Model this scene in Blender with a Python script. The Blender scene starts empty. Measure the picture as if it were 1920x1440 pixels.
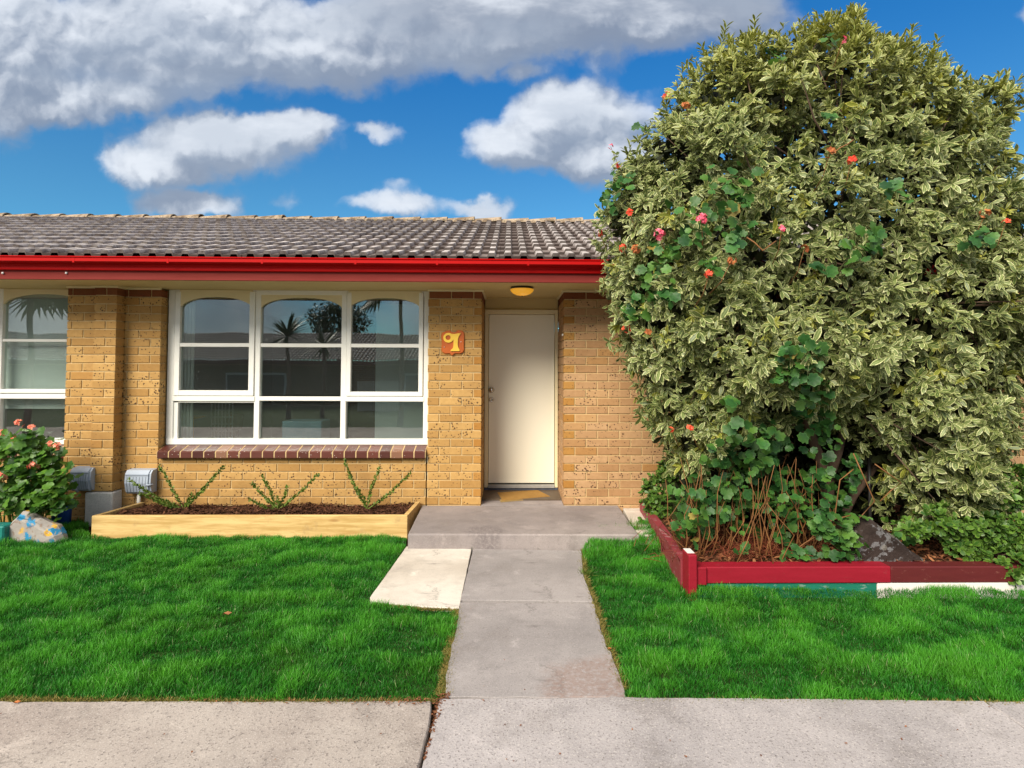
import bpy, math, random
import numpy as np
from mathutils import Matrix, Vector, noise as mnoise
R = math.radians
rng = np.random.default_rng(7)
random.seed(7)
SC = bpy.context.scene
COL = SC.collection

# ------------------------------------------------------------------ camera
F = 1091.0                                  # focal length in pixels of a 1920 px wide picture
CAMPOS = Vector((0.0, -6.2, 1.45))
YAW, PITCH, ROLL = R(1.1), R(1.8), R(0.2)
VPX, VPY = 955.0, 690.0                     # where the wall's normal meets the picture
ROT = Matrix.Rotation(-YAW, 4, 'Z') @ Matrix.Rotation(R(90) + PITCH, 4, 'X') @ Matrix.Rotation(ROLL, 4, 'Z')
_d = ROT.to_3x3().transposed() @ Vector((0, 1, 0))
SHX = (960 + F * _d.x / -_d.z - VPX) / 1920.0
SHY = (VPY - 720 + F * _d.y / -_d.z) / 1920.0
cd = bpy.data.cameras.new('camera'); cam = bpy.data.objects.new('camera', cd); COL.objects.link(cam)
cam.matrix_world = Matrix.Translation(CAMPOS) @ ROT
cd.sensor_fit = 'HORIZONTAL'; cd.sensor_width = 36.0; cd.lens = F / 1920.0 * 36.0
cd.shift_x = SHX; cd.shift_y = SHY; cd.clip_start = 0.05; cd.clip_end = 2000
SC.camera = cam

def ray(px, py):
    v = Vector(((px - 960 + SHX * 1920) / F, -(py - 720 - SHY * 1920) / F, -1.0))
    return (ROT.to_3x3() @ v)
def aty(px, py, Y):                         # point of the vertical plane y = Y seen at a photo pixel
    d = ray(px, py); t = (Y - CAMPOS.y) / d.y
    return CAMPOS + d * t
def atz(px, py, Z):                         # point of the level z = Z seen at a photo pixel
    d = ray(px, py); t = (Z - CAMPOS.z) / d.z
    return CAMPOS + d * t
def X(px, Y, py=690): return aty(px, py, Y).x
def Zz(py, Y, px=955): return aty(px, py, Y).z

# ------------------------------------------------------------------ light
SUN_EL, SUN_AZ = R(38), R(32)               # from the left, behind the camera
sdir = Vector((-math.sin(SUN_AZ) * math.cos(SUN_EL), -math.cos(SUN_AZ) * math.cos(SUN_EL), math.sin(SUN_EL)))
sl = bpy.data.lights.new('sun', 'SUN'); so = bpy.data.objects.new('sun', sl); COL.objects.link(so)
sl.energy = 3.3; sl.angle = R(34); sl.color = (1.0, 0.92, 0.78)
so.rotation_euler = sdir.to_track_quat('Z', 'Y').to_euler()
SC.view_settings.view_transform = 'Standard'; SC.view_settings.look = 'None'
SC.view_settings.exposure = 1.0; SC.view_settings.gamma = 1.0

# ------------------------------------------------------------------ node helper
class NT:
    def __init__(s, tree): s.t = tree; s.n = tree.nodes; s.l = tree.links
    def new(s, k, **kw):
        n = s.n.new(k)
        for a, b in kw.items(): setattr(n, a, b)
        return n
    def put(s, sock, v):
        if v is None: return
        if isinstance(v, bpy.types.NodeSocket): s.l.new(v, sock)
        else:
            if sock.type == 'RGBA' and hasattr(v, '__len__') and len(v) == 3: v = (*v, 1)
            if sock.type == 'VECTOR' and not hasattr(v, '__len__'): v = (v, v, v)
            sock.default_value = v
    def m(s, op, a, b=None, c=None, clamp=False):
        n = s.new('ShaderNodeMath', operation=op, use_clamp=clamp)
        s.put(n.inputs[0], a); s.put(n.inputs[1], b); s.put(n.inputs[2], c)
        return n.outputs[0]
    def vm(s, op, a, b=None, sc=None):
        n = s.new('ShaderNodeVectorMath', operation=op)
        s.put(n.inputs[0], a); s.put(n.inputs[1], b)
        if sc is not None: s.put(n.inputs['Scale'], sc)
        return n.outputs['Vector'] if op not in ('DOT_PRODUCT', 'LENGTH', 'DISTANCE') else n.outputs['Value']
    def noise(s, vec, scale=5, detail=3, rough=0.5, dist=0.0, out='Fac'):
        n = s.new('ShaderNodeTexNoise'); s.put(n.inputs['Vector'], vec)
        n.inputs['Scale'].default_value = scale; n.inputs['Detail'].default_value = detail
        n.inputs['Roughness'].default_value = rough; n.inputs['Distortion'].default_value = dist
        return n.outputs[out]
    def billow(s, vec, scale=5, detail=3, rough=0.5):
        n = s.new('ShaderNodeTexVoronoi', feature='F1'); s.put(n.inputs['Vector'], vec); n.normalize = True; n.voronoi_dimensions = '2D'
        n.inputs['Scale'].default_value = scale; n.inputs['Detail'].default_value = detail; n.inputs['Roughness'].default_value = rough
        return s.m('SUBTRACT', 1.0, n.outputs['Distance'])
    def vor(s, vec, scale=5, out='Distance', feature='F1', rnd=1.0):
        n = s.new('ShaderNodeTexVoronoi', feature=feature); s.put(n.inputs['Vector'], vec)
        n.inputs['Scale'].default_value = scale; n.inputs['Randomness'].default_value = rnd
        return n.outputs[out]
    def mix(s, f, a, b, blend='MIX'):
        n = s.new('ShaderNodeMix', data_type='RGBA', blend_type=blend)
        s.put(n.inputs[0], f); s.put(n.inputs[6], a); s.put(n.inputs[7], b)
        return n.outputs[2]
    def ss(s, x, lo, hi, a=0.0, b=1.0):
        n = s.new('ShaderNodeMapRange', interpolation_type='SMOOTHSTEP')
        s.put(n.inputs[0], x); s.put(n.inputs[1], lo); s.put(n.inputs[2], hi); s.put(n.inputs[3], a); s.put(n.inputs[4], b)
        return n.outputs[0]
    def lin(s, x, lo, hi, a=0.0, b=1.0):
        n = s.new('ShaderNodeMapRange'); s.put(n.inputs[0], x); s.put(n.inputs[1], lo); s.put(n.inputs[2], hi)
        s.put(n.inputs[3], a); s.put(n.inputs[4], b)
        return n.outputs[0]
    def attr(s, name, out='Vector'):
        n = s.new('ShaderNodeAttribute', attribute_name=name); return n.outputs[out]
    def sep(s, v):
        n = s.new('ShaderNodeSeparateXYZ'); s.put(n.inputs[0], v); return n.outputs
    def comb(s, x, y, z):
        n = s.new('ShaderNodeCombineXYZ')
        for i, q in enumerate((x, y, z)): s.put(n.inputs[i], q)
        return n.outputs[0]
    def mapping(s, v, scale=(1, 1, 1), loc=(0, 0, 0), rot=(0, 0, 0)):
        n = s.new('ShaderNodeMapping'); s.put(n.inputs[0], v)
        n.inputs['Scale'].default_value = scale; n.inputs['Location'].default_value = loc; n.inputs['Rotation'].default_value = rot
        return n.outputs[0]
    def obj(s): return s.new('ShaderNodeTexCoord').outputs['Object']
    def bump(s, h, strength=0.5, dist=0.01):
        n = s.new('ShaderNodeBump'); s.put(n.inputs['Height'], h)
        n.inputs['Strength'].default_value = strength; n.inputs['Distance'].default_value = dist
        return n.outputs[0]

def sr(r, g, b, k=1.0):                     # sRGB 0-255 to linear
    f = lambda c: ((c / 255 + 0.055) / 1.055) ** 2.4 if c > 10 else c / 255 / 12.92
    return (f(r) * k, f(g) * k, f(b) * k)

MATS = {}
def material(name, fn):
    m = bpy.data.materials.new(name); m.use_nodes = True
    t = NT(m.node_tree); t.n.clear()
    out = t.new('ShaderNodeOutputMaterial'); fn(t, out); MATS[name] = m
    return m
def principled(t, out, col, rough=0.7, normal=None, spec=0.4, metal=0.0, **kw):
    p = t.new('ShaderNodeBsdfPrincipled')
    t.put(p.inputs['Base Color'], col); t.put(p.inputs['Roughness'], rough); t.put(p.inputs['Metallic'], metal)
    t.put(p.inputs['Specular IOR Level'], spec)
    if normal is not None: t.put(p.inputs['Normal'], normal)
    for k, v in kw.items(): t.put(p.inputs[k.replace('_', ' ')], v)
    if out is not None: t.l.new(p.outputs[0], out.inputs[0])
    return p
def simple(name, col, rough=0.6, var=0.12, nscale=8, bump=0.0, bscale=60, spec=0.4, metal=0.0, dirt=0.0):
    def fn(t, out):
        o = t.obj(); n = t.noise(o, nscale, 4)
        c = t.mix(n, tuple(x * (1 - var) for x in col), tuple(min(1, x * (1 + var)) for x in col))
        if dirt:
            d = t.ss(t.noise(o, nscale * 3, 6, 0.65), 0.52, 0.7)
            c = t.mix(t.m('MULTIPLY', d, dirt), c, tuple(x * 0.45 for x in col))
        nr = t.bump(t.noise(o, bscale, 4, 0.6), bump, 0.004) if bump else None
        principled(t, out, c, rough, nr, spec, metal)
    return material(name, fn)

# ------------------------------------------------------------------ sky
W = bpy.data.worlds.new('World'); SC.world = W; W.use_nodes = True
def build_world():
    t = NT(W.node_tree); t.n.clear()
    out = t.new('ShaderNodeOutputWorld'); bg = t.new('ShaderNodeBackground'); t.l.new(bg.outputs[0], out.inputs[0])
    sky = t.new('ShaderNodeTexSky', sky_type='NISHITA', sun_disc=False)
    sky.sun_elevation = SUN_EL; sky.sun_rotation = math.atan2(sdir.x, sdir.y)
    sky.air_density = 1.0; sky.dust_density = 0.2; sky.ozone_density = 3.0
    g = t.new('ShaderNodeTexCoord').outputs['Generated']
    elev = t.ss(t.sep(g)[2], 0.20, 0.56)
    skc = t.mix(1.0, sky.outputs[0], t.mix(elev, (0.25, 0.56, 0.66), (0.085, 0.50, 0.80)), 'MULTIPLY')
    xs = t.sep(g); x, y, z = xs[0], xs[1], xs[2]
    ys = t.m('MAXIMUM', y, 0.15)
    u0 = t.m('DIVIDE', x, ys); v0 = t.m('DIVIDE', z, ys)
    base = t.comb(u0, v0, 0.0)
    wn = t.noise(base, 3.2, 5, 0.58, out='Color')
    warp = t.vm('SCALE', t.vm('SUBTRACT', wn, (0.5, 0.5, 0.5)), None, 0.10)
    wn2 = t.noise(base, 12.0, 6, 0.62, out='Color')
    warp2 = t.vm('SCALE', t.vm('SUBTRACT', wn2, (0.5, 0.5, 0.5)), None, 0.05)
    p = t.vm('ADD', t.vm('ADD', base, warp), warp2)
    def uv(px, py):
        d = ray(px, py); return d.x / d.y, d.z / d.y
    ell = [(20, 90, 170, 150, 1.0), (330, 60, 260, 130, 1.0), (560, 85, 260, 95, 1.0), (860, 45, 330, 90, 1.0), (1180, 20, 300, 70, 1.0), (1380, 5, 120, 48, .8),
           (60, 190, 190, 62, .9), (235, 185, 110, 48, .8), (400, 272, 150, 58, 1), (310, 312, 120, 40, .95), (530, 255, 100, 40, .95), (1075, 228, 130, 78, 1.05), (985, 275, 112, 58, 1), (1120, 290, 120, 58, 1),
           (345, 380, 100, 32, .85), (695, 252, 56, 20, .60), (755, 388, 120, 26, .66), (890, 388, 80, 22, .64), (750, 355, 50, 20, .42), (985, 136, 66, 24, .62), (1925, 40, 50, 40, .45), (530, 372, 60, 22, .35)]
    def field(pv):
        q = t.sep(pv); res = None
        for (px, py, a, b, amp) in ell:
            cu, cv = uv(px, py)
            du = t.m('MULTIPLY', t.m('SUBTRACT', q[0], cu), F / a); dv = t.m('MULTIPLY', t.m('SUBTRACT', q[1], cv), F / b)
            r2 = t.m('ADD', t.m('MULTIPLY', du, du), t.m('MULTIPLY', dv, dv))
            e = t.m('MULTIPLY', t.m('EXPONENT', t.m('MULTIPLY', r2, -0.75)), amp)
            res = e if res is None else t.m('SMOOTH_MAX', res, e, 0.25)
        return res
    f1 = field(p)
    pn = t.m('ADD', t.m('MULTIPLY', t.noise(p, 7.0, 9, 0.58), 0.5), t.m('MULTIPLY', t.m('SUBTRACT', t.billow(p, 9.0), 0.28), 0.62))
    f2 = field(t.vm('ADD', p, (-0.012, 0.045, 0.0)))
    p2 = t.vm('ADD', p, (-0.010, 0.020, 0.0)); pn2 = t.m('ADD', t.m('MULTIPLY', t.noise(p2, 7.0, 9, 0.58), 0.5), t.m('MULTIPLY', t.m('SUBTRACT', t.billow(p2, 9.0), 0.28), 0.62))
    h1 = t.m('ADD', f1, t.m('MULTIPLY', t.m('SUBTRACT', pn, 0.5), 1.0))
    dens = t.ss(h1, 0.30, 0.58)
    lit = t.ss(t.m('ADD', t.m('MULTIPLY', t.m('SUBTRACT', f1, f2), 0.9), t.m('MULTIPLY', t.m('SUBTRACT', pn, pn2), 2.0)), -0.26, 0.40)
    cshade = t.mix(lit, (0.22, 0.27, 0.36), (0.68, 0.72, 0.78))
    big = t.noise(t.vm('MULTIPLY', base, (1, 2.5, 1)), 2.6, 6, 0.6)
    greyer = t.m('MULTIPLY', t.m('MULTIPLY', t.ss(v0, 0.50, 0.62), t.ss(u0, -0.42, -0.1)), t.ss(big, 0.30, 0.55))
    cshade = t.mix(t.m('MULTIPLY', greyer, 0.8), cshade, (0.19, 0.23, 0.31))
    cshade = t.mix(t.m('MULTIPLY', t.ss(big, 0.42, 0.62), 0.42), cshade, (0.33, 0.39, 0.48))
    dens = t.m('MULTIPLY', dens, t.ss(t.m('ADD', f1, t.m('MULTIPLY', t.m('SUBTRACT', pn, 0.5), 0.3)), 0.2, 0.75, 0.55, 1.0))
    # rest of the dome: broken high cloud
    gn = t.noise(g, 2.3, 7, 0.6)
    gd = t.ss(gn, 0.28, 0.50)
    gcol = t.mix(t.ss(t.noise(g, 4.0, 6, 0.6), 0.35, 0.65), (0.42, 0.46, 0.53), (0.90, 0.89, 0.90))
    front = t.m('MULTIPLY', t.ss(y, 0.30, 0.5), t.ss(v0, 0.95, 0.72))
    dens_all = t.m('ADD', t.m('MULTIPLY', dens, front), t.m('MULTIPLY', t.m('MULTIPLY', gd, 0.92), t.m('SUBTRACT', 1.0, front)))
    ccol = t.mix(front, gcol, cshade)
    # clouds are seen at their own brightness (background strength 0.1)
    col = t.mix(t.m('MULTIPLY', dens_all, 0.96), skc, t.vm('SCALE', ccol, None, 6.2))
    t.l.new(col, bg.inputs[0]); bg.inputs[1].default_value = 0.10
build_world()
W.cycles.sampling_method = 'MANUAL'; W.cycles.sample_map_resolution = 512

# ------------------------------------------------------------------ mesh helpers
class MB:
    def __init__(s): s.v = []; s.f = []; s.c = []; s.sm = []
    def add(s, verts, faces, col=(0, 0, 0), smooth=False):
        o = len(s.v); s.v += [tuple(q) for q in verts]; s.f += [tuple(i + o for i in q) for q in faces]
        s.c += [col] * len(verts); s.sm += [smooth] * len(faces)
    def box(s, x0, x1, y0, y1, z0, z1, b=0.0, col=(0, 0, 0)):
        if x0 > x1: x0, x1 = x1, x0
        if y0 > y1: y0, y1 = y1, y0
        if z0 > z1: z0, z1 = z1, z0
        if b <= 0:
            v = [(x0, y0, z0), (x1, y0, z0), (x1, y1, z0), (x0, y1, z0), (x0, y0, z1), (x1, y0, z1), (x1, y1, z1), (x0, y1, z1)]
            s.add(v, [(0, 3, 2, 1), (4, 5, 6, 7), (0, 1, 5, 4), (1, 2, 6, 5), (2, 3, 7, 6), (3, 0, 4, 7)], col); return
        b = min(b, (x1 - x0) * .4, (y1 - y0) * .4, (z1 - z0) * .4)
        v = []; idx = {}
        for i, xx in enumerate((x0, x1)):
            for j, yy in enumerate((y0, y1)):
                for k, zz in enumerate((z0, z1)):
                    sx, sy, sz = (1, -1)[i] * b, (1, -1)[j] * b, (1, -1)[k] * b
                    idx[i, j, k] = len(v); v += [(xx, yy + sy, zz + sz), (xx + sx, yy, zz + sz), (xx + sx, yy + sy, zz)]
        g = lambda i, j, k, a: idx[i, j, k] + a
        f = []
        for i in (0, 1):
            q = [g(i, 0, 0, 0), g(i, 1, 0, 0), g(i, 1, 1, 0), g(i, 0, 1, 0)]; f.append(q if i else q[::-1])
            q = [g(0, i, 0, 1), g(0, i, 1, 1), g(1, i, 1, 1), g(1, i, 0, 1)]; f.append(q if i else q[::-1])
            q = [g(0, 0, i, 2), g(1, 0, i, 2), g(1, 1, i, 2), g(0, 1, i, 2)]; f.append(q if i else q[::-1])
        for i in (0, 1):
            for j in (0, 1):
                f.append((g(i, j, 0, 0), g(i, j, 1, 0), g(i, j, 1, 1), g(i, j, 0, 1)) if i == j else (g(i, j, 0, 1), g(i, j, 1, 1), g(i, j, 1, 0), g(i, j, 0, 0)))
                f.append((g(i, 0, j, 0), g(i, 1, j, 0), g(i, 1, j, 2), g(i, 0, j, 2)) if i != j else (g(i, 0, j, 2), g(i, 1, j, 2), g(i, 1, j, 0), g(i, 0, j, 0)))
                f.append((g(0, i, j, 1), g(1, i, j, 1), g(1, i, j, 2), g(0, i, j, 2)) if i == j else (g(0, i, j, 2), g(1, i, j, 2), g(1, i, j, 1), g(0, i, j, 1)))
                for k in (0, 1):
                    q = (g(i, j, k, 0), g(i, j, k, 1), g(i, j, k, 2)); f.append(q if (i + j + k) % 2 else q[::-1])
        s.add(v, f, col)
    def prism(s, poly, z0, z1, col=(0, 0, 0), axis='z'):          # closed outline, extruded
        n = len(poly)
        def P(a, b, c): return (a, b, c) if axis == 'z' else ((a, c, b) if axis == 'y' else (c, a, b))
        v = [P(a, b, z0) for a, b in poly] + [P(a, b, z1) for a, b in poly]
        f = [tuple(range(n))[::-1], tuple(range(n, 2 * n))] + [(i, (i + 1) % n, n + (i + 1) % n, n + i) for i in range(n)]
        s.add(v, f, col)
    def tube(s, pts, rad, n=8, col=(0, 0, 0), cap=True):
        pts = [Vector(p) for p in pts]; m = len(pts)
        if not hasattr(rad, '__len__'): rad = [rad] * m
        v = []; up = Vector((0.3, 0.2, 1)).normalized()
        for i, p in enumerate(pts):
            d = (pts[min(i + 1, m - 1)] - pts[max(i - 1, 0)]).normalized()
            a = d.cross(up)
            if a.length < 1e-3: a = d.cross(Vector((1, 0, 0)))
            a.normalize(); b = d.cross(a)
            for k in range(n):
                t = 2 * math.pi * k / n; v.append(p + (a * math.cos(t) + b * math.sin(t)) * rad[i])
        f = [(i * n + k, i * n + (k + 1) % n, (i + 1) * n + (k + 1) % n, (i + 1) * n + k) for i in range(m - 1) for k in range(n)]
        if cap: f += [tuple(range(n))[::-1], tuple(range((m - 1) * n, m * n))]
        s.add(v, f, col, smooth=True)
    def lathe(s, c, prof, n=24, axis='z', col=(0, 0, 0)):         # prof: (r, h)
        c = Vector(c); v = []
        for r, h in prof:
            for k in range(n):
                t = 2 * math.pi * k / n; a, b = r * math.cos(t), r * math.sin(t)
                v.append(c + (Vector((a, b, h)) if axis == 'z' else Vector((a, h, b))))
        m = len(prof)
        f = [(i * n + k, i * n + (k + 1) % n, (i + 1) * n + (k + 1) % n, (i + 1) * n + k) for i in range(m - 1) for k in range(n)]
        f += [tuple(range(n))[::-1], tuple(range((m - 1) * n, m * n))]
        s.add(v, f, col, smooth=True)
    def build(s, name, mat, parent=None, recalc=True, offset=None):
        me = bpy.data.meshes.new(name)
        vs = s.v
        if parent is None:                                         # a thing of one mesh: origin at its base
            a = np.array(vs); c = Vector(((a[:, 0].min() + a[:, 0].max()) / 2, (a[:, 1].min() + a[:, 1].max()) / 2, a[:, 2].min()))
            vs = (a - np.array(c)).tolist()
        me.from_pydata(vs, [], s.f)
        at = me.attributes.new('info', 'FLOAT_VECTOR', 'POINT'); at.data.foreach_set('vector', np.array(s.c, dtype=np.float32).ravel())
        me.polygons.foreach_set('use_smooth', np.array(s.sm, dtype=bool))
        if recalc:
            import bmesh
            bm = bmesh.new(); bm.from_mesh(me); bmesh.ops.recalc_face_normals(bm, faces=bm.faces); bm.to_mesh(me); bm.free()
        me.materials.append(MATS[mat] if isinstance(mat, str) else mat)
        o = bpy.data.objects.new(name, me); COL.objects.link(o)
        if parent is not None: attach(o, parent)
        else: o.location = c
        return o
BASE = {}
def attach(o, parent):
    o.parent = parent; b = BASE.get(parent.name)
    if b is not None: o.matrix_parent_inverse = Matrix.Translation(b).inverted()
def thing(name, label, cat, loc, group=None):
    o = bpy.data.objects.new(name, None); COL.objects.link(o); o.location = loc; o.empty_display_size = 0.1
    BASE[o.name] = Vector(loc); return tag(o, label, cat, group)
def tag(o, label=None, cat=None, group=None, kind=None):
    for k, v in (('label', label), ('category', cat), ('group', group), ('kind', kind)):
        if v: o[k] = v
    return o
def struct(o): o['kind'] = 'structure'; return o

def scatter(name, mat, tv, tf, info, Rm, loc, scale, rand, parent=None, smooth=True, tint=None):
    """one mesh of many copies of a small template (leaves, blades): tv (n,3), tf (k,m), info (n,2), Rm (N,3,3), loc (N,3)"""
    tv = np.asarray(tv, float); tf = np.asarray(tf, int); N = len(loc); n = len(tv)
    sc = np.asarray(scale, float); sc = sc[:, None] * np.ones(3) if sc.ndim == 1 else sc
    v = np.einsum('nij,nkj->nki', Rm, tv[None] * sc[:, None, :]) + np.asarray(loc)[:, None, :]
    f = (tf[None] + (np.arange(N) * n)[:, None, None]).reshape(-1, tf.shape[1])
    v = v.reshape(-1, 3)
    c = np.zeros(3)
    if parent is None:
        c = np.array([(v[:, 0].min() + v[:, 0].max()) / 2, (v[:, 1].min() + v[:, 1].max()) / 2, v[:, 2].min()]); v = v - c
    me = bpy.data.meshes.new(name); me.vertices.add(len(v)); me.vertices.foreach_set('co', v.astype(np.float32).ravel())
    k = tf.shape[1]; me.loops.add(f.size); me.loops.foreach_set('vertex_index', f.astype(np.int32).ravel())
    me.polygons.add(len(f)); me.polygons.foreach_set('loop_start', np.arange(0, f.size, k, dtype=np.int32))
    me.polygons.foreach_set('use_smooth', np.full(len(f), smooth))
    inf = np.zeros((N, n, 3), np.float32); inf[:, :, 0:2] = np.asarray(info)[None]; inf[:, :, 2] = np.asarray(rand)[:, None]
    at = me.attributes.new('info', 'FLOAT_VECTOR', 'POINT'); at.data.foreach_set('vector', inf.ravel())
    if tint is not None:
        a2 = me.attributes.new('tint', 'FLOAT', 'POINT'); a2.data.foreach_set('value', np.repeat(np.asarray(tint, np.float32), n))
    me.update(calc_edges=True)
    me.materials.append(MATS[mat])
    o = bpy.data.objects.new(name, me); COL.objects.link(o)
    if parent is not None: attach(o, parent)
    else: o.location = c
    return o
def frames(d, roll=None):                    # rotation matrices whose local +Y is d, +Z near up / rolled
    d = d / np.linalg.norm(d, axis=1)[:, None]
    up = np.tile(np.array([0, 0, 1.0]), (len(d), 1)); up[np.abs(d[:, 2]) > 0.95] = (1, 0, 0)
    x = np.cross(d, up); x /= np.linalg.norm(x, axis=1)[:, None]; z = np.cross(x, d)
    if roll is not None:
        c, s = np.cos(roll)[:, None], np.sin(roll)[:, None]; x, z = x * c + z * s, z * c - x * s
    return np.stack([x, d, z], axis=2)
def in_poly(P, poly):
    x, y = P[:, 0], P[:, 1]; ins = np.zeros(len(P), bool); n = len(poly)
    for i in range(n):
        x0, y0 = poly[i]; x1, y1 = poly[(i + 1) % n]
        c = ((y0 > y) != (y1 > y)) & (x < (x1 - x0) * (y - y0) / (y1 - y0 + 1e-12) + x0); ins ^= c
    return ins
def edge_dist(P, poly):
    d = np.full(len(P), 1e9)
    for i in range(len(poly)):
        a = np.array(poly[i]); b = np.array(poly[(i + 1) % len(poly)]); ab = b - a
        t = np.clip(((P - a) @ ab) / (ab @ ab + 1e-12), 0, 1); d = np.minimum(d, np.linalg.norm(P - a - t[:, None] * ab, axis=1))
    return d
def vnoise(P, s, seed=0.0):
    return np.array([mnoise.noise(Vector((p[0] * s + seed, p[1] * s - seed, (p[2] if len(p) > 2 else 0) * s))) for p in P])

# ------------------------------------------------------------------ materials
def m_brick(t, out):
    o = t.obj(); a = t.sep(t.attr('info'))
    rnd, kind, pink = a[0], a[1], a[2]
    c = t.mix(rnd, (0.385, 0.215, 0.066), (0.53, 0.325, 0.115))
    c = t.mix(pink, c, t.mix(rnd, (0.40, 0.225, 0.105), (0.52, 0.325, 0.170)))
    c = t.mix(t.m('MINIMUM', kind, 1.0), c, t.mix(rnd, (0.38, 0.175, 0.036), (0.44, 0.23, 0.060)))
    dark = t.m('GREATER_THAN', kind, 1.5); c = t.mix(dark, c, t.mix(rnd, (0.13, 0.032, 0.013), (0.21, 0.065, 0.026)))  # eave shadow put into the colour of the top course bricks
    mot = t.noise(o, 26, 5, 0.6); c = t.mix(t.ss(mot, 0.3, 0.75), t.mix(0.22, c, (0.22, 0.09, 0.02)), c)
    c = t.mix(t.m('MULTIPLY', t.ss(t.noise(o, 1.7, 6, 0.65), 0.48, 0.70), 0.30), c, (0.20, 0.10, 0.035))
    # iron spots, denser on some bricks
    ov = t.vm('ADD', o, t.vm('SCALE', t.noise(o, 40, 2, out='Color'), None, 0.012))
    d = t.vor(ov, 36); dn = t.noise(t.vm('ADD', o, (3.1, 0, 0)), 7, 2)
    thr = t.m('MULTIPLY', t.ss(dn, 0.34, 0.58), t.m('ADD', 0.15, t.m('MULTIPLY', rnd, 0.21)))
    spot = t.m('MULTIPLY', t.m('LESS_THAN', d, thr), t.m('SUBTRACT', 1.0, t.m('MULTIPLY', kind, 0.6), clamp=True))
    d2 = t.vor(t.vm('ADD', ov, (7, 3, 1)), 24); spot2 = t.m('MULTIPLY', t.m('LESS_THAN', d2, 0.17), t.ss(t.noise(o, 4, 2), 0.5, 0.56))
    sp = t.m('MAXIMUM', spot, spot2)
    c = t.mix(t.m('MULTIPLY', sp, 0.88), c, (0.045, 0.018, 0.012))
    h = t.m('ADD', t.m('MULTIPLY', t.noise(o, 130, 4, 0.6), 0.5), t.m('MULTIPLY', sp, -0.6))
    principled(t, out, c, 0.78, t.bump(h, 0.35, 0.004), 0.25)
material('brick', m_brick)
def m_mortar(t, out):
    o = t.obj(); n = t.noise(o, 18, 5, 0.6)
    c = t.mix(n, (0.44, 0.31, 0.14), (0.66, 0.50, 0.27))
    principled(t, out, c, 0.95, t.bump(t.noise(o, 220, 3), 0.5, 0.003), 0.1)
material('mortar', m_mortar)
def m_sillbrick(t, out):
    o = t.obj(); a = t.sep(t.attr('info'))
    c = t.mix(a[0], (0.060, 0.016, 0.012), (0.125, 0.036, 0.025))
    c = t.mix(t.m('GREATER_THAN', a[0], 0.93), c, (0.21, 0.10, 0.06))
    sp = t.m('MULTIPLY', t.m('LESS_THAN', t.vor(o, 40), 0.14), t.ss(t.noise(o, 6), 0.5, 0.55))
    c = t.mix(sp, c, (0.6, 0.55, 0.5))
    principled(t, out, c, t.lin(t.noise(o, 20, 3), 0, 1, 0.25, 0.5), t.bump(t.noise(o, 60, 3), 0.2, 0.003), 0.5)
material('sill_brick', m_sillbrick)
def m_tile(t, out):
    o = t.obj(); a = t.sep(t.attr('info')); rnd, front, roll = a[0], a[1], a[2]
    c = t.mix(rnd, (0.070, 0.048, 0.040), (0.150, 0.112, 0.098))
    pale = t.ss(t.noise(o, 7, 6, 0.7), 0.38, 0.62)
    c = t.mix(t.m('MULTIPLY', t.m('ADD', 0.12, t.m('MULTIPLY', roll, 0.88)), t.m('ADD', 0.25, t.m('MULTIPLY', pale, 0.6))), c, (0.66, 0.60, 0.57))
    lich = t.m('MULTIPLY', t.ss(t.noise(t.vm('ADD', o, (9, 0, 0)), 22, 5, 0.7), 0.55, 0.66), 0.6)
    c = t.mix(lich, c, (0.060, 0.050, 0.042))
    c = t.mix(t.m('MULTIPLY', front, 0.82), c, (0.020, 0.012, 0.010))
    principled(t, out, c, 0.85, t.bump(t.noise(o, 90, 4, 0.65), 0.5, 0.004), 0.25)
material('roof_tile', m_tile)
def m_cap(t, out):
    o = t.obj(); n = t.noise(o, 9, 6, 0.7)
    c = t.mix(t.ss(n, 0.35, 0.65), (0.13, 0.085, 0.05), (0.40, 0.31, 0.22))
    c = t.mix(t.m('MULTIPLY', t.ss(t.noise(o, 30, 4), 0.55, 0.65), 0.6), c, (0.10, 0.10, 0.04))
    principled(t, out, c, 0.9, t.bump(t.noise(o, 70, 4), 0.5, 0.004), 0.2)
material('ridge_tile', m_cap)
simple('red_gutter', (0.40, 0.002, 0.002), 0.55, 0.12, 3, spec=0.12)
def m_fascia(t, out):
    o = t.obj(); n = t.noise(t.mapping(o, (1.5, 8, 14)), 2, 5, 0.6)
    c = t.mix(n, (0.165, 0.022, 0.018), (0.25, 0.045, 0.038))
    principled(t, out, c, 0.8, None, 0.1)
material('fascia_red', m_fascia)
simple('soffit_cream', (0.60, 0.47, 0.22), 0.7, 0.06, 2)
simple('cream_trim', (0.73, 0.63, 0.39), 0.5, 0.04, 3)
def m_frame(t, out):
    o = t.obj(); n = t.noise(o, 5, 5, 0.6)
    c = t.mix(n, (0.74, 0.73, 0.66), (0.86, 0.85, 0.80))
    d = t.m('MULTIPLY', t.ss(t.noise(o, 30, 6, 0.7), 0.60, 0.72), 0.35)
    c = t.mix(d, c, (0.45, 0.40, 0.30))
    principled(t, out, c, 0.38, t.bump(t.noise(t.mapping(o, (6, 6, 1)), 20, 3), 0.08, 0.003), 0.5)
material('white_paint', m_frame)
def m_door(t, out):
    o = t.obj(); n = t.noise(t.mapping(o, (1, 1, 0.5)), 2.2, 4)
    c = t.mix(n, (0.79, 0.735, 0.585), (0.84, 0.79, 0.65))
    principled(t, out, c, 0.45, t.bump(t.noise(o, 120, 2), 0.05, 0.002), 0.35)
material('door_paint', m_door)
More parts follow.
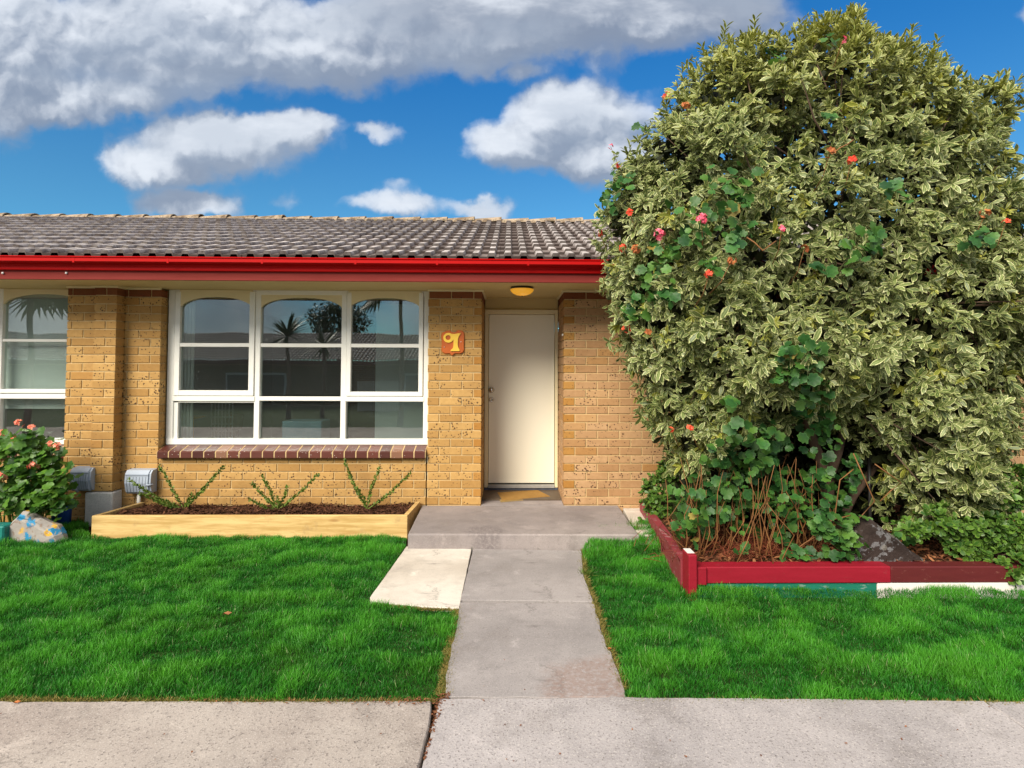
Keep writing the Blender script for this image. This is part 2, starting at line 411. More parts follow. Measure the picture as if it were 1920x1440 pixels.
def m_glass(t, out):
    o = t.obj()
    tr = t.new('ShaderNodeBsdfTransparent'); t.put(tr.inputs[0], (0.86, 0.92, 0.90))
    gl = t.new('ShaderNodeBsdfGlossy'); gl.inputs['Roughness'].default_value = 0.01
    t.put(gl.inputs['Normal'], t.bump(t.noise(o, 1.2, 2), 0.05, 0.03))
    lw_ = t.new('ShaderNodeLayerWeight'); lw_.inputs[0].default_value = 0.5
    fr = t.m('MULTIPLY', t.m('POWER', lw_.outputs['Facing'], 3.0), 0.6)
    dust = t.new('ShaderNodeBsdfDiffuse'); t.put(dust.inputs[0], (0.7, 0.72, 0.72))
    mx = t.new('ShaderNodeMixShader'); t.put(mx.inputs[0], t.m('ADD', fr, 0.15))
    t.l.new(tr.outputs[0], mx.inputs[1]); t.l.new(gl.outputs[0], mx.inputs[2])
    dd = t.m('ADD', 0.012, t.m('MULTIPLY', t.m('MULTIPLY', t.m('LESS_THAN', t.vor(o, 55), 0.10), t.ss(t.noise(o, 3), 0.48, 0.62)), 0.5))
    m2 = t.new('ShaderNodeMixShader'); t.put(m2.inputs[0], dd)
    t.l.new(mx.outputs[0], m2.inputs[1]); t.l.new(dust.outputs[0], m2.inputs[2])
    t.l.new(m2.outputs[0], out.inputs[0])
material('window_glass', m_glass)
simple('chrome', (0.62, 0.58, 0.52), 0.22, 0.1, 10, metal=1.0)
simple('dark_metal', (0.03, 0.028, 0.026), 0.4, 0.2, 10)
simple('black_hole', (0.01, 0.01, 0.01), 0.6)
def m_amber(t, out):
    o = t.obj(); c = t.mix(t.noise(o, 14, 3), (0.90, 0.42, 0.03), (0.95, 0.58, 0.12))
    p = principled(t, out, c, 0.25, None, 0.5)
    t.put(p.inputs['Emission Color'], (1.0, 0.45, 0.03)); p.inputs['Emission Strength'].default_value = 0.22
material('amber_glass', m_amber)
simple('plaque_wood', (0.50, 0.11, 0.014), 0.4, 0.25, 14, bump=0.2)
simple('plaque_digit', (0.86, 0.55, 0.06), 0.42, 0.10, 20)
simple('screw', (0.7, 0.68, 0.66), 0.3, 0.05, 10)
simple('meter_plastic', (0.36, 0.41, 0.49), 0.5, 0.08, 9, bump=0.05)
simple('meter_dark', (0.16, 0.18, 0.22), 0.5, 0.1, 9)
simple('blue_plastic', (0.01, 0.05, 0.22), 0.4, 0.2, 6)
simple('pvc', (0.72, 0.70, 0.64), 0.5, 0.1, 10, dirt=0.5)
def m_concrete(c1, c2, speck=0.5, stain=None, fine=1.0):
    def fn(t, out):
        o = t.obj(); o = t.vm('ADD', o, (0, 0, 0))
        big = t.noise(o, 1.1, 6, 0.6); mid = t.noise(o, 6, 6, 0.65)
        c = t.mix(t.ss(big, 0.32, 0.68), c1, c2)
        c = t.mix(t.m('MULTIPLY', t.ss(mid, 0.45, 0.75), 0.45), c, tuple(x * 0.70 for x in c1))
        c = t.mix(t.m('MULTIPLY', t.ss(t.noise(t.vm('ADD', o, (4, 9, 0)), 4.0, 7, 0.7), 0.56, 0.72), 0.5), c, tuple(min(1, x * 1.35) for x in c2))
        c = t.mix(t.m('MULTIPLY', t.ss(t.noise(t.vm('ADD', o, (1, 3, 8)), 2.3, 7, 0.68), 0.50, 0.66), 0.32), c, (0.16, 0.135, 0.12))
        s = t.noise(o, 82 * fine, 4, 0.75); c = t.mix(t.m('MULTIPLY', t.ss(s, 0.52, 0.68), 0.80 * speck), c, (0.10, 0.085, 0.08))
        s2 = t.noise(t.vm('ADD', o, (5, 5, 5)), 120 * fine, 3, 0.7); c = t.mix(t.m('MULTIPLY', t.ss(s2, 0.55, 0.68), 0.5 * speck), c, (0.70, 0.64, 0.58))
        pit = t.m('MULTIPLY', t.m('LESS_THAN', t.vor(o, 48), 0.10), t.ss(t.noise(t.vm('ADD', o, (2, 2, 2)), 3.0, 3), 0.45, 0.6)); c = t.mix(t.m('MULTIPLY', pit, 0.6 * speck), c, (0.07, 0.05, 0.05))
        wv = t.vm('ADD', o, t.vm('SCALE', t.noise(o, 2.5, 5, 0.7, out='Color'), None, 0.5))
        cr_ = t.m('MULTIPLY', t.ss(t.vor(wv, 0.55, feature='DISTANCE_TO_EDGE'), 0.006, 0.0015), t.ss(t.noise(o, 1.6, 2), 0.58, 0.62))
        c = t.mix(t.m('MULTIPLY', cr_, 0.30), c, (0.07, 0.06, 0.05))
        sm_ = t.m('MULTIPLY', t.ss(t.noise(t.mapping(o, (3.0, 14, 3), rot=(0, 0, .35)), 1.0, 5, 0.75), 0.60, 0.72), t.ss(t.noise(t.vm('ADD', o, (8, 1, 0)), 1.8, 3), 0.48, 0.60))
        c = t.mix(t.m('MULTIPLY', sm_, 0.38), c, (0.10, 0.085, 0.08))
        for (sx, sy, rad, colr, am) in (stain or []):
            wp_ = t.new('ShaderNodeNewGeometry').outputs['Position']; dd = t.vm('DISTANCE', t.vm('MULTIPLY', t.vm('ADD', wp_, t.vm('SCALE', t.noise(o, 5, 4, out='Color'), None, 0.25)), (1, 1, 0)), (sx + .12, sy + .12, 0))
            c = t.mix(t.m('MULTIPLY', t.m('MULTIPLY', t.ss(dd, rad, rad * 0.55), t.ss(t.noise(o, 40, 4, 0.7), 0.3, 0.6)), am), c, colr)
        h = t.m('ADD', t.m('MULTIPLY', s, 0.7), t.m('MULTIPLY', mid, 0.5))
        principled(t, out, c, 0.88, t.bump(t.m('SUBTRACT', h, pit), 0.45 * (0.5 + speck), 0.006), 0.25)
    return fn
st = atz(1130, 1285, -0.13)
material('porch_concrete', m_concrete((0.225, 0.195, 0.190), (0.330, 0.285, 0.270), 0.45, [(-0.2, -0.95, 0.22, (0.13, 0.11, 0.11), 0.6)], 1.3))
material('path_concrete', m_concrete((0.265, 0.240, 0.232), (0.360, 0.325, 0.312), 0.5, [(st.x, st.y, 0.34, (0.26, 0.165, 0.13), 0.6)], 1.2))
material('pale_slab', m_concrete((0.50, 0.44, 0.37), (0.68, 0.62, 0.54), 0.25, None, 1.3))
material('drive_pink', m_concrete((0.325, 0.272, 0.240), (0.430, 0.375, 0.330), 1.0))
material('drive_grey', m_concrete((0.340, 0.310, 0.305), (0.435, 0.395, 0.385), 1.0))
material('block_concrete', m_concrete((0.50, 0.49, 0.46), (0.72, 0.70, 0.66), 0.5))
def m_soil(t, out):
    o = t.obj(); n = t.noise(o, 14, 7, 0.7)
    c = t.mix(t.ss(n, 0.35, 0.65), (0.040, 0.020, 0.010), (0.13, 0.070, 0.035))
    principled(t, out, c, 0.95, t.bump(t.noise(o, 60, 5, 0.7), 1.0, 0.02), 0.1)
material('soil', m_soil)
def m_ground(t, out):
    o = t.obj(); n = t.noise(o, 3, 7, 0.7)
    c = t.mix(t.ss(n, 0.35, 0.65), (0.03, 0.055, 0.012), (0.055, 0.10, 0.02))
    principled(t, out, c, 0.95, t.bump(t.noise(o, 60, 5, 0.7), 1.0, 0.02), 0.1)
material('ground_green', m_ground)
def m_lawnbase(t, out):
    o = t.obj(); n = t.noise(o, 30, 6, 0.7)
    c = t.mix(t.ss(n, 0.35, 0.65), (0.010, 0.030, 0.006), (0.04, 0.07, 0.015))
    principled(t, out, c, 0.95, None, 0.1)
material('lawn_base', m_lawnbase)
def leafy(name, fn_col, rough=0.45, trans=0.3, spec=0.4):
    def fn(t, out):
        a = t.sep(t.attr('info')); c = fn_col(t, a)
        p = principled(t, None, c, rough, None, spec)
        tl = t.new('ShaderNodeBsdfTranslucent'); t.put(tl.inputs[0], c)
        mx = t.new('ShaderNodeMixShader'); mx.inputs[0].default_value = trans
        t.l.new(p.outputs[0], mx.inputs[1]); t.l.new(tl.outputs[0], mx.inputs[2]); t.l.new(mx.outputs[0], out.inputs[0])
    return material(name, fn)
def c_grass(t, a):
    tn = t.attr('tint', 'Fac')
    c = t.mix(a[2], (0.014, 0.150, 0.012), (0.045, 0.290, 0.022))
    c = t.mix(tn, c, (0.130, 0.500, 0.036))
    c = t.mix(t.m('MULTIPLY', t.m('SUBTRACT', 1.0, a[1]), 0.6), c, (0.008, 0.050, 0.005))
    c = t.mix(t.m('MULTIPLY', t.ss(t.noise(t.obj(), 2.2, 3), 0.50, 0.68), 0.28), c, (0.09, 0.26, 0.012))
    c = t.mix(t.m('GREATER_THAN', a[2], 0.988), c, (0.36, 0.46, 0.20))
    return c
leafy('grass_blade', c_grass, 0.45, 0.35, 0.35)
leafy('dry_blade', lambda t, a: t.mix(a[2], (0.10, 0.13, 0.02), (0.36, 0.26, 0.07)), 0.7, 0.3)
def c_varieg(t, a):
    u = t.m('ABSOLUTE', a[0]); o = t.obj()
    rag = t.m('MULTIPLY', t.m('SUBTRACT', t.noise(o, 90, 2), 0.5), 0.6)
    e = t.ss(t.m('ADD', t.m('MAXIMUM', u, t.m('SUBTRACT', t.m('MULTIPLY', a[1], 1.15), 0.30)), rag), 0.66, 0.82)
    tn = t.attr('tint', 'Fac')
    cen = t.mix(a[2], (0.045, 0.082, 0.016), (0.190, 0.245, 0.072))
    mar = t.mix(a[2], (0.36, 0.39, 0.12), (0.72, 0.71, 0.38))
    cen = t.mix(tn, cen, (0.19, 0.21, 0.022)); mar = t.mix(tn, mar, (0.55, 0.51, 0.09))
    c = t.mix(e, cen, mar)
    c = t.mix(t.m('MULTIPLY', t.ss(u, 0.12, 0.0), 0.5), c, mar)
    return c
leafy('variegated_leaf', c_varieg, 0.42, 0.22, 0.4)
leafy('inner_leaf', lambda t, a: t.mix(a[2], (0.018, 0.024, 0.007), (0.060, 0.070, 0.020)), 0.6, 0.15)  # shade of the crown's hollows put into the leaf colour
def c_ger(t, a):
    c = t.mix(a[2], (0.010, 0.055, 0.012), (0.045, 0.155, 0.028))
    ring = t.m('MULTIPLY', t.ss(t.m('ABSOLUTE', t.m('SUBTRACT', a[0], 0.58)), 0.16, 0.03), 0.32)
    c = t.mix(ring, c, (0.014, 0.045, 0.010))
    c = t.mix(t.ss(t.noise(t.obj(), 5, 2), 0.4, 0.62), c, t.mix(a[2], (0.025, 0.085, 0.014), (0.10, 0.215, 0.028)))
    c = t.mix(t.m('MULTIPLY', t.ss(a[0], 0.86, 1.0), 0.45), c, (0.12, 0.27, 0.07))
    c = t.mix(t.m('GREATER_THAN', a[2], 0.992), c, (0.28, 0.22, 0.05))
    return c
leafy('geranium_leaf', c_ger, 0.5, 0.22)
leafy('bright_geranium_leaf', lambda t, a: t.mix(t.m('MULTIPLY', t.ss(t.m('ABSOLUTE', t.m('SUBTRACT', a[0], 0.55)), 0.16, 0.03), 0.25), t.mix(a[2], (0.020, 0.080, 0.008), (0.11, 0.245, 0.022)), (0.02, 0.06, 0.01)), 0.45, 0.25)
leafy('glossy_leaf', lambda t, a: t.mix(t.m('MULTIPLY', t.ss(t.m('ABSOLUTE', a[0]), 0.6, 1.0), 0.5), t.mix(a[2], (0.022, 0.075, 0.010), (0.11, 0.215, 0.025)), (0.24, 0.34, 0.09)), 0.42, 0.15, 0.35)
leafy('young_leaf', lambda t, a: t.mix(a[2], (0.055, 0.105, 0.012), (0.17, 0.25, 0.035)), 0.5, 0.2)
leafy('palm_leaf', lambda t, a: t.mix(a[2], (0.02, 0.035, 0.012), (0.05, 0.085, 0.03)), 0.4, 0.1)
leafy('petal_pink', lambda t, a: t.mix(a[2], (0.72, 0.06, 0.12), (0.90, 0.22, 0.32)), 0.6, 0.25)
leafy('petal_red', lambda t, a: t.mix(a[2], (0.70, 0.03, 0.015), (0.85, 0.14, 0.06)), 0.6, 0.25)
leafy('petal_coral', lambda t, a: t.mix(a[2], (0.85, 0.14, 0.08), (0.95, 0.42, 0.28)), 0.6, 0.25)
leafy('petal_dry', lambda t, a: t.mix(a[2], (0.30, 0.07, 0.02), (0.55, 0.20, 0.06)), 0.8, 0.2)
leafy('dead_leaf', lambda t, a: t.mix(a[2], (0.10, 0.028, 0.012), (0.36, 0.15, 0.06)), 0.8, 0.15)
leafy('mulch_chip', lambda t, a: t.mix(a[2], (0.030, 0.011, 0.006), (0.125, 0.052, 0.026)), 0.85, 0.0, 0.2)
simple('stem_orange', (0.20, 0.085, 0.026), 0.7, 0.75, 9)
simple('stem_red', (0.20, 0.045, 0.018), 0.7, 0.6, 12)
simple('stem_green', (0.16, 0.22, 0.04), 0.6, 0.3, 12)
simple('bark', (0.12, 0.075, 0.05), 0.9, 0.5, 20, bump=0.8, bscale=40)
def m_pine(t, out):
    o = t.obj(); q = t.mapping(o, (0.7, 8, 8))
    g = t.noise(q, 3.0, 6, 0.6, 0.6)
    c = t.mix(t.ss(g, 0.3, 0.7), (0.46, 0.285, 0.095), (0.68, 0.48, 0.205))
    ring = t.ss(t.m('SINE', t.m('MULTIPLY', t.noise(t.mapping(o, (0.5, 4, 4)), 2.2, 3), 60)), 0.6, 1.0)
    c = t.mix(t.m('MULTIPLY', ring, 0.25), c, (0.48, 0.27, 0.09))
    kn = t.ss(t.vor(t.mapping(o, (2.2, 7, 7)), 1.0), 0.17, 0.03); c = t.mix(t.m('MULTIPLY', kn, 0.8), c, (0.36, 0.19, 0.06))
    c = t.mix(t.m('MULTIPLY', t.ss(t.noise(o, 5, 6, 0.7), 0.55, 0.7), 0.45), c, (0.33, 0.22, 0.11))
    principled(t, out, c, 0.65, t.bump(g, 0.15, 0.004), 0.25)
material('pine_plank', m_pine)
def m_painted(name, col, col2, wear, wcol):
    def fn(t, out):
        o = t.obj(); g = t.noise(t.mapping(o, (1, 6, 6)), 4, 6, 0.65)
        c = t.mix(g, col, col2)
        w = t.ss(t.noise(t.mapping(o, (1.0, 1.0, 3)), 11, 7, 0.75), 0.66 - wear * 0.25, 0.70 - wear * 0.25)
        c = t.mix(t.m('MULTIPLY', w, min(1.0, wear * 1.6)), c, wcol)
        principled(t, out, c, 0.55, t.bump(t.m('ADD', g, w), 0.25, 0.004), 0.3)
    material(name, fn)
m_painted('red_plank', (0.21, 0.004, 0.013), (0.31, 0.010, 0.026), 0.20, (0.25, 0.05, 0.05))
m_painted('maroon_plank', (0.075, 0.009, 0.011), (0.125, 0.018, 0.018), 0.26, (0.30, 0.12, 0.09))
m_painted('worn_plank', (0.20, 0.025, 0.036), (0.29, 0.05, 0.06), 0.40, (0.42, 0.26, 0.25))
m_painted('green_plank', (0.008, 0.12, 0.075), (0.016, 0.19, 0.12), 0.38, (0.25, 0.33, 0.28))
m_painted('white_plank', (0.66, 0.60, 0.56), (0.82, 0.78, 0.74), 0.22, (0.40, 0.33, 0.28))
def m_rock(t, out):
    o = t.obj(); n = t.noise(o, 9, 7, 0.7)
    c = t.mix(n, (0.018, 0.012, 0.011), (0.060, 0.042, 0.035))
    l = t.m('MULTIPLY', t.ss(t.noise(t.vm('ADD', o, (1, 5, 2)), 17, 5, 0.65), 0.54, 0.60), 0.8)
    c = t.mix(l, c, (0.19, 0.185, 0.19))
    l2 = t.ss(t.vor(o, 9), 0.28, 0.24); c = t.mix(t.m('MULTIPLY', l2, 0.5), c, (0.22, 0.20, 0.17))
    principled(t, out, c, 0.9, t.bump(n, 0.9, 0.03), 0.2)
material('rock', m_rock)
def m_prock(t, out):
    o = t.obj(); n = t.noise(o, 9, 5, 0.6)
    c = t.mix(n, (0.24, 0.21, 0.19), (0.42, 0.39, 0.36))
    ow = t.vm('ADD', o, t.vm('SCALE', t.noise(o, 14, 4, out='Color'), None, 0.11)); b = t.m('MULTIPLY', t.ss(t.vor(ow, 9.0, out='Distance'), 0.42, 0.30), t.ss(t.noise(o, 30, 4), 0.34, 0.48))
    ry = t.sep(t.vor(ow, 9.0, out='Color'))
    c = t.mix(b, c, t.mix(t.m('GREATER_THAN', ry[0], 0.5), (0.02, 0.22, 0.42), (0.62, 0.36, 0.03)))
    c = t.mix(t.m('MULTIPLY', t.ss(t.noise(o, 26, 5), 0.56, 0.66), 0.5), c, (0.20, 0.10, 0.05))
    principled(t, out, c, 0.7, t.bump(n, 0.5, 0.02), 0.3)
material('painted_rock', m_prock)
simple('teal_paint', (0.01, 0.18, 0.15), 0.5, 0.2, 10, dirt=0.6)
def m_mat(t, out):
    o = t.obj(); n = t.noise(o, 10, 5, 0.7); f = t.noise(o, 260, 3, 0.7)
    c = t.mix(n, (0.30, 0.155, 0.04), (0.48, 0.28, 0.085)); c = t.mix(t.m('MULTIPLY', f, 0.5), c, (0.14, 0.08, 0.02))
    principled(t, out, c, 0.95, t.bump(f, 0.8, 0.006), 0.1)
material('coir', m_mat)
simple('coir_border', (0.30, 0.20, 0.07), 0.95, 0.3, 30, bump=0.5, bscale=200)
simple('threshold_metal', (0.30, 0.29, 0.27), 0.5, 0.2, 20)
simple('slate_riser', (0.06, 0.075, 0.11), 0.7, 0.5, 12, bump=0.4, dirt=0.5)
simple('room_wall', (0.30, 0.31, 0.27), 0.8, 0.08, 1)
simple('room_floor', (0.10, 0.07, 0.045), 0.6, 0.2, 3)
simple('room_grey', (0.70, 0.74, 0.74), 0.7, 0.05, 2)
simple('room_wood', (0.13, 0.058, 0.018), 0.45, 0.35, 4)
simple('cabinet_blue', (0.16, 0.27, 0.34), 0.5, 0.1, 4)
simple('room_yellow', (0.65, 0.30, 0.02), 0.5, 0.1, 4)
simple('blind_white', (0.66, 0.66, 0.64), 0.8, 0.04, 2)
def m_farbrick(t, out):
    o = t.obj(); b = t.new('ShaderNodeTexBrick'); q = t.sep(o)
    t.put(b.inputs['Vector'], t.comb(q[0], q[2], 0)); t.put(b.inputs['Color1'], (0.22, 0.11, 0.05)); t.put(b.inputs['Color2'], (0.15, 0.07, 0.03)); t.put(b.inputs['Mortar'], (0.3, 0.24, 0.16))
    b.inputs['Scale'].default_value = 1; b.inputs['Brick Width'].default_value = 0.24; b.inputs['Row Height'].default_value = 0.086; b.inputs['Mortar Size'].default_value = 0.008
    principled(t, out, b.outputs[0], 0.9)
material('far_brick', m_farbrick)
simple('far_tile', (0.13, 0.105, 0.095), 0.9, 0.5, 5)
simple('fence_timber', (0.50, 0.47, 0.38), 0.8, 0.3, 6)

# ------------------------------------------------------------------ ground, paths
GZ = -0.13
g = MB(); g.box(-150, 150, -150, 150, -0.5, -0.19); struct(g.build('ground', 'ground_green'))
def wobble(pts, step=0.06, amp=0.006, close=True, seed=0, freq=9):
    out = []; n = len(pts)
    for i in range(n if close else n - 1):
        a = Vector(pts[i][:2]); b = Vector(pts[(i + 1) % n][:2]); L = (b - a).length; k = max(1, int(L / step)) if L < 8 else 1
        nn = Vector((-(b - a).y, (b - a).x)).normalized() if L > 0 else Vector((0, 0))
        for j in range(k):
            p = a.lerp(b, j / k); w = amp * (mnoise.noise(Vector((p.x * freq + seed, p.y * freq, 3))) + .5 * mnoise.noise(Vector((p.x * freq * 3 + seed, p.y * freq * 3, 7)))) if k > 1 else 0
            out.append(tuple(p + nn * w))
    return out
def PZ(lst, z=GZ): return [tuple(atz(px, py, z)[:2]) for px, py in lst]
def slab(name, pts, mat, z1, z0=-0.30, amp=0.006, seed=0, bevel=0.006):
    pl = wobble(pts, amp=amp, seed=seed); n = len(pl)
    ar = sum(pl[i][0] * pl[(i + 1) % n][1] - pl[(i + 1) % n][0] * pl[i][1] for i in range(n))
    if ar < 0: pl = pl[::-1]
    ins = []
    for i in range(n):
        a, b = Vector(pl[i - 1]), Vector(pl[(i + 1) % n]); d = b - a
        nn = Vector((-d.y, d.x)).normalized() if d.length > 0 else Vector((0, 0)); ins.append(tuple(Vector(pl[i]) + nn * bevel))
    v = [(x, y, z0) for x, y in pl] + [(x, y, z1 - bevel) for x, y in pl] + [(x, y, z1) for x, y in ins]
    f = [tuple(range(n))[::-1], tuple(range(2 * n, 3 * n))]
    for k in (0, 1): f += [(k * n + i, k * n + (i + 1) % n, (k + 1) * n + (i + 1) % n, (k + 1) * n + i) for i in range(n)]
    m = MB(); m.add(v, f); return m.build(name, mat)
# soil sheet under lawns and beds
m = MB(); m.box(-14, 9, -3.6, 0.4, -0.35, GZ - 0.045); struct(m.build('garden_soil', 'soil'))
yc = atz(830, 1309, GZ).y                                       # where path and driveway meet
c0 = atz(822, 1311, GZ); c1 = atz(788, 1440, GZ); cx2 = c0.x + (c1.x - c0.x) / (c1.y - c0.y) * (-9 - c0.y)
r0 = atz(1850, 1318, GZ); r1 = atz(1925, 1368, GZ)
yl = atz(0, 1307, GZ).y; yr = atz(1920, 1313, GZ).y
rx9 = r0.x + (r1.x - r0.x) / (r1.y - r0.y) * (-1.5)
cm = c0.lerp(c1, 0.3)
crackL = [(c0.x, c0.y), (cm.x - .004, cm.y), (c1.x, c1.y), (cx2, -9)]
o = slab('driveway', [(-14, yl + 0.02), (-5, yl)] + [(c0.x - .030, c0.y - .004), (cm.x - .012, cm.y), (c1.x - .008, c1.y), (cx2 - .008, -9)] + [(-14, -9)], 'drive_pink', GZ - 0.004, amp=0.010, seed=2); struct(o)
o = slab('driveway', [(c0.x + .004, c0.y + .006), (atz(1172, 1310, GZ).x, yc), (r0.x, yr)] + [(r0.x + (r1.x - r0.x) / (r1.y - r0.y) * (-9 - r0.y), -9), (cx2 + .006, -9), (c1.x + .004, c1.y), (cm.x + .006, cm.y)], 'drive_grey', GZ, amp=0.008, seed=5); struct(o)
o = slab('driveway', [(r0.x + .012, yr), (12, yr), (12, -9), (r0.x + .012 + (r1.x - r0.x) / (r1.y - r0.y) * (-9 - r0.y), -9)], 'drive_grey', GZ - 0.003, amp=0.008, seed=9); struct(o)
m = MB(); m.box(-40, 40, -30, -9.01, -0.5, GZ - 0.04); struct(m.build('garden_soil', 'lawn_base'))
# path panels, pale slab and porch slab
o = slab('path', PZ([(887.5, 1029), (1090, 1033), (1094, 1080), (1113, 1128), (864, 1125)]), 'path_concrete', GZ + 0.002, amp=0.004, seed=1, bevel=.003); struct(o)
o = slab('path', PZ([(863, 1129), (1114, 1132), (1130, 1190), (1150, 1235), (1166, 1275), (1173, 1307), (834, 1306), (842, 1230), (858, 1170)]), 'path_concrete', GZ, amp=0.012, seed=3, bevel=.003); struct(o)
o = slab('side_slab', PZ([(762, 1024), (884, 1029), (861, 1139), (800, 1137), (715, 1129), (697, 1126), (694, 1119)], GZ + .004), 'pale_slab', GZ + 0.002, amp=0.003, seed=4, bevel=.003); struct(o)
sf = atz(765, 1001, 0.0); sfr = atz(1160, 1003, 0.0); sbr = atz(1158, 946, 0.0)
o = slab('porch_slab', [(sf.x, sf.y), (sfr.x + .18, sfr.y + 0.01), (sbr.x, -0.004), (atz(792, 946, 0).x, -0.004)], 'porch_concrete', 0.0, amp=0.006, seed=6, bevel=0.012); struct(o)
a_, b_, c_, d_ = atz(1164, 948, -.02), atz(1200, 948, -.02), atz(1230, 1000, -.02), atz(1193, 1000, -.02)
o = slab('side_slab', [(a_.x + .01, -.004), (b_.x + .06, -.004), (c_.x + 0.02, sf.y + .05), (d_.x + .01, sf.y + .05)], 'pale_slab', -0.03, seed=8); struct(o)

# ------------------------------------------------------------------ bricks
CH = 2.272 / 26.0; BL = 0.2385; JT = 0.0105
def run(mb, mo, p0, u, n, L, z0, nc, phase=0.0, depth=0.11, pink=0.0, ends=(True, True), headers=(False, False), mcore=True, rs=0, par=0):
    """p0: start of the face at z0, u: direction along, n: outward normal; bricks go into -n"""
    p0 = Vector(p0); u = Vector(u); n = Vector(n); rr = random.Random(rs + 11)
    for c in range(nc):
        off = (phase + (0.5 if (c + par) % 2 else 0.0)) % 1.0 * BL
        x = -off; 
        while x < L - 0.004:
            a, b = max(x, 0), min(x + BL, L)
            hd = (headers[0] and a <= 0.001 and b - a < .16) or (headers[1] and b >= L - .001 and b - a < .16)
            if b - a > 0.018:
                aa = a + (JT / 2 if a > 0.001 or not ends[0] else 0); bb = b - (JT / 2 if b < L - 0.001 or not ends[1] else 0)
                zb = z0 + c * CH + JT / 2; zt = z0 + (c + 1) * CH - JT / 2
                j = rr.uniform(-.0016, .0016); zb += rr.uniform(-.001, .001); zt += rr.uniform(-.001, .001); ch = 0.0035
                col = (rr.random(), 2.0 if z0 + c * CH > 2.15 else 1.0 if (hd and rr.random() < .85) else (0.55 * rr.random() if rr.random() < .12 else 0.0), pink)  # top course takes the darker colour that stands in for eave shadow
                P = lambda s, d, z: tuple(p0 + u * s - n * d + Vector((0, 0, z - p0.z)))
                v = [P(aa, depth, zb), P(bb, depth, zb), P(bb, depth, zt), P(aa, depth, zt),
                     P(aa, j + ch, zb), P(bb, j + ch, zb), P(bb, j + ch, zt), P(aa, j + ch, zt),
                     P(aa + ch, j, zb + ch), P(bb - ch, j, zb + ch), P(bb - ch, j, zt - ch), P(aa + ch, j, zt - ch)]
                mb.add(v, [(8, 9, 10, 11), (4, 5, 9, 8), (5, 6, 10, 9), (6, 7, 11, 10), (7, 4, 8, 11), (0, 1, 5, 4), (1, 2, 6, 5), (2, 3, 7, 6), (3, 0, 4, 7), (3, 2, 1, 0)], col)
            x += BL
    if mcore:
        q = 0.0085; A = p0 + u * q - n * q; B = p0 + u * (L - q) - n * (depth - q)
        mo.box(A.x, B.x, A.y, B.y, z0 + .001, z0 + nc * CH - .001)
house = thing('brick_house', 'long single storey yellow brick unit with red gutter and grey tiled roof', 'house', (0, 1.0, GZ))
HX0, HX1 = -9.2, 7.4
# columns of X positions measured at the wall plane
xl0 = X(127, -0.09, 560); xcolL = X(177, -0.14, 560); xcolR = X(219, -0.14, 560)
xwl = X(302, 0, 600); xpl = X(801, 0, 700); xpr = X(903, 0, 700); xrl = X(1057, 0, 700)
XWING = X(1893, -0.62, 830)
def wall_part(fn, label=None):
    b = MB(); mo = MB(); fn(b, mo)
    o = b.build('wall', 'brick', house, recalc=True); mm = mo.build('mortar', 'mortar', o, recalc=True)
    mm.matrix_parent_inverse = Matrix.Identity(4)
    if label: o['label'] = label
    return o
UX, NY = (1, 0, 0), (0, -1, 0)
Zb = -2 * CH
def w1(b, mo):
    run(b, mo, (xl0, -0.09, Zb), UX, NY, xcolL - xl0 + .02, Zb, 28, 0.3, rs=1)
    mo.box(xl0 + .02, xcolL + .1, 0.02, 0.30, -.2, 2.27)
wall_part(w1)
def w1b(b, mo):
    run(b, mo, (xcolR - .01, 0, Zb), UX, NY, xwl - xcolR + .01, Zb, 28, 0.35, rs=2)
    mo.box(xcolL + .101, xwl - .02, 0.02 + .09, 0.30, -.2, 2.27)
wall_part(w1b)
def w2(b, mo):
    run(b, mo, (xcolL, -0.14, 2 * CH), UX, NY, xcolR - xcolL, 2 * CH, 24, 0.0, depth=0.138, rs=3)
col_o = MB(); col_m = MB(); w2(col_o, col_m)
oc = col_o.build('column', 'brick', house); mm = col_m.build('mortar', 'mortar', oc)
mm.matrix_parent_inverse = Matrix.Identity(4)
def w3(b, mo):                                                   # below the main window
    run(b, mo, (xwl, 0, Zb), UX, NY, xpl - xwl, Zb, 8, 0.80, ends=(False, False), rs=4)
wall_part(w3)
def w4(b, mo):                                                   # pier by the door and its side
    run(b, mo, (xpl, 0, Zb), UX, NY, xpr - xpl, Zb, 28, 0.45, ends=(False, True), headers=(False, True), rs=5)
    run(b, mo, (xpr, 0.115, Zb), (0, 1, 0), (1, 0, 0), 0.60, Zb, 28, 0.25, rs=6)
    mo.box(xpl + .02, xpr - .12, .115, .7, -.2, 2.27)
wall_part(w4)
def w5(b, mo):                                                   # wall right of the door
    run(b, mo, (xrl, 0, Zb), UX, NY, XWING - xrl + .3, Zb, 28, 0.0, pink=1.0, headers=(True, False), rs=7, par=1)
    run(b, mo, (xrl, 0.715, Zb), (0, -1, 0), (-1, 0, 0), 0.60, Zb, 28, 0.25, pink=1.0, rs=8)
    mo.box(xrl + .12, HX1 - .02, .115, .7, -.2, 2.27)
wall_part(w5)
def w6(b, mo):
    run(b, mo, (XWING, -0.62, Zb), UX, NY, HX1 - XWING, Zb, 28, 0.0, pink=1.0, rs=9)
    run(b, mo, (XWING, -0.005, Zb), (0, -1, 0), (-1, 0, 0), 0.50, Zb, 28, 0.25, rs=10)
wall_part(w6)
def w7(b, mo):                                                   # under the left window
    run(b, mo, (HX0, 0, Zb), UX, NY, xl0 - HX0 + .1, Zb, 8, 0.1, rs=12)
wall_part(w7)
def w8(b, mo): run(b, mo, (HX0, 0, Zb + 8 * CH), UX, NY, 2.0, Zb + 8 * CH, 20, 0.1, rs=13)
wall_part(w8)
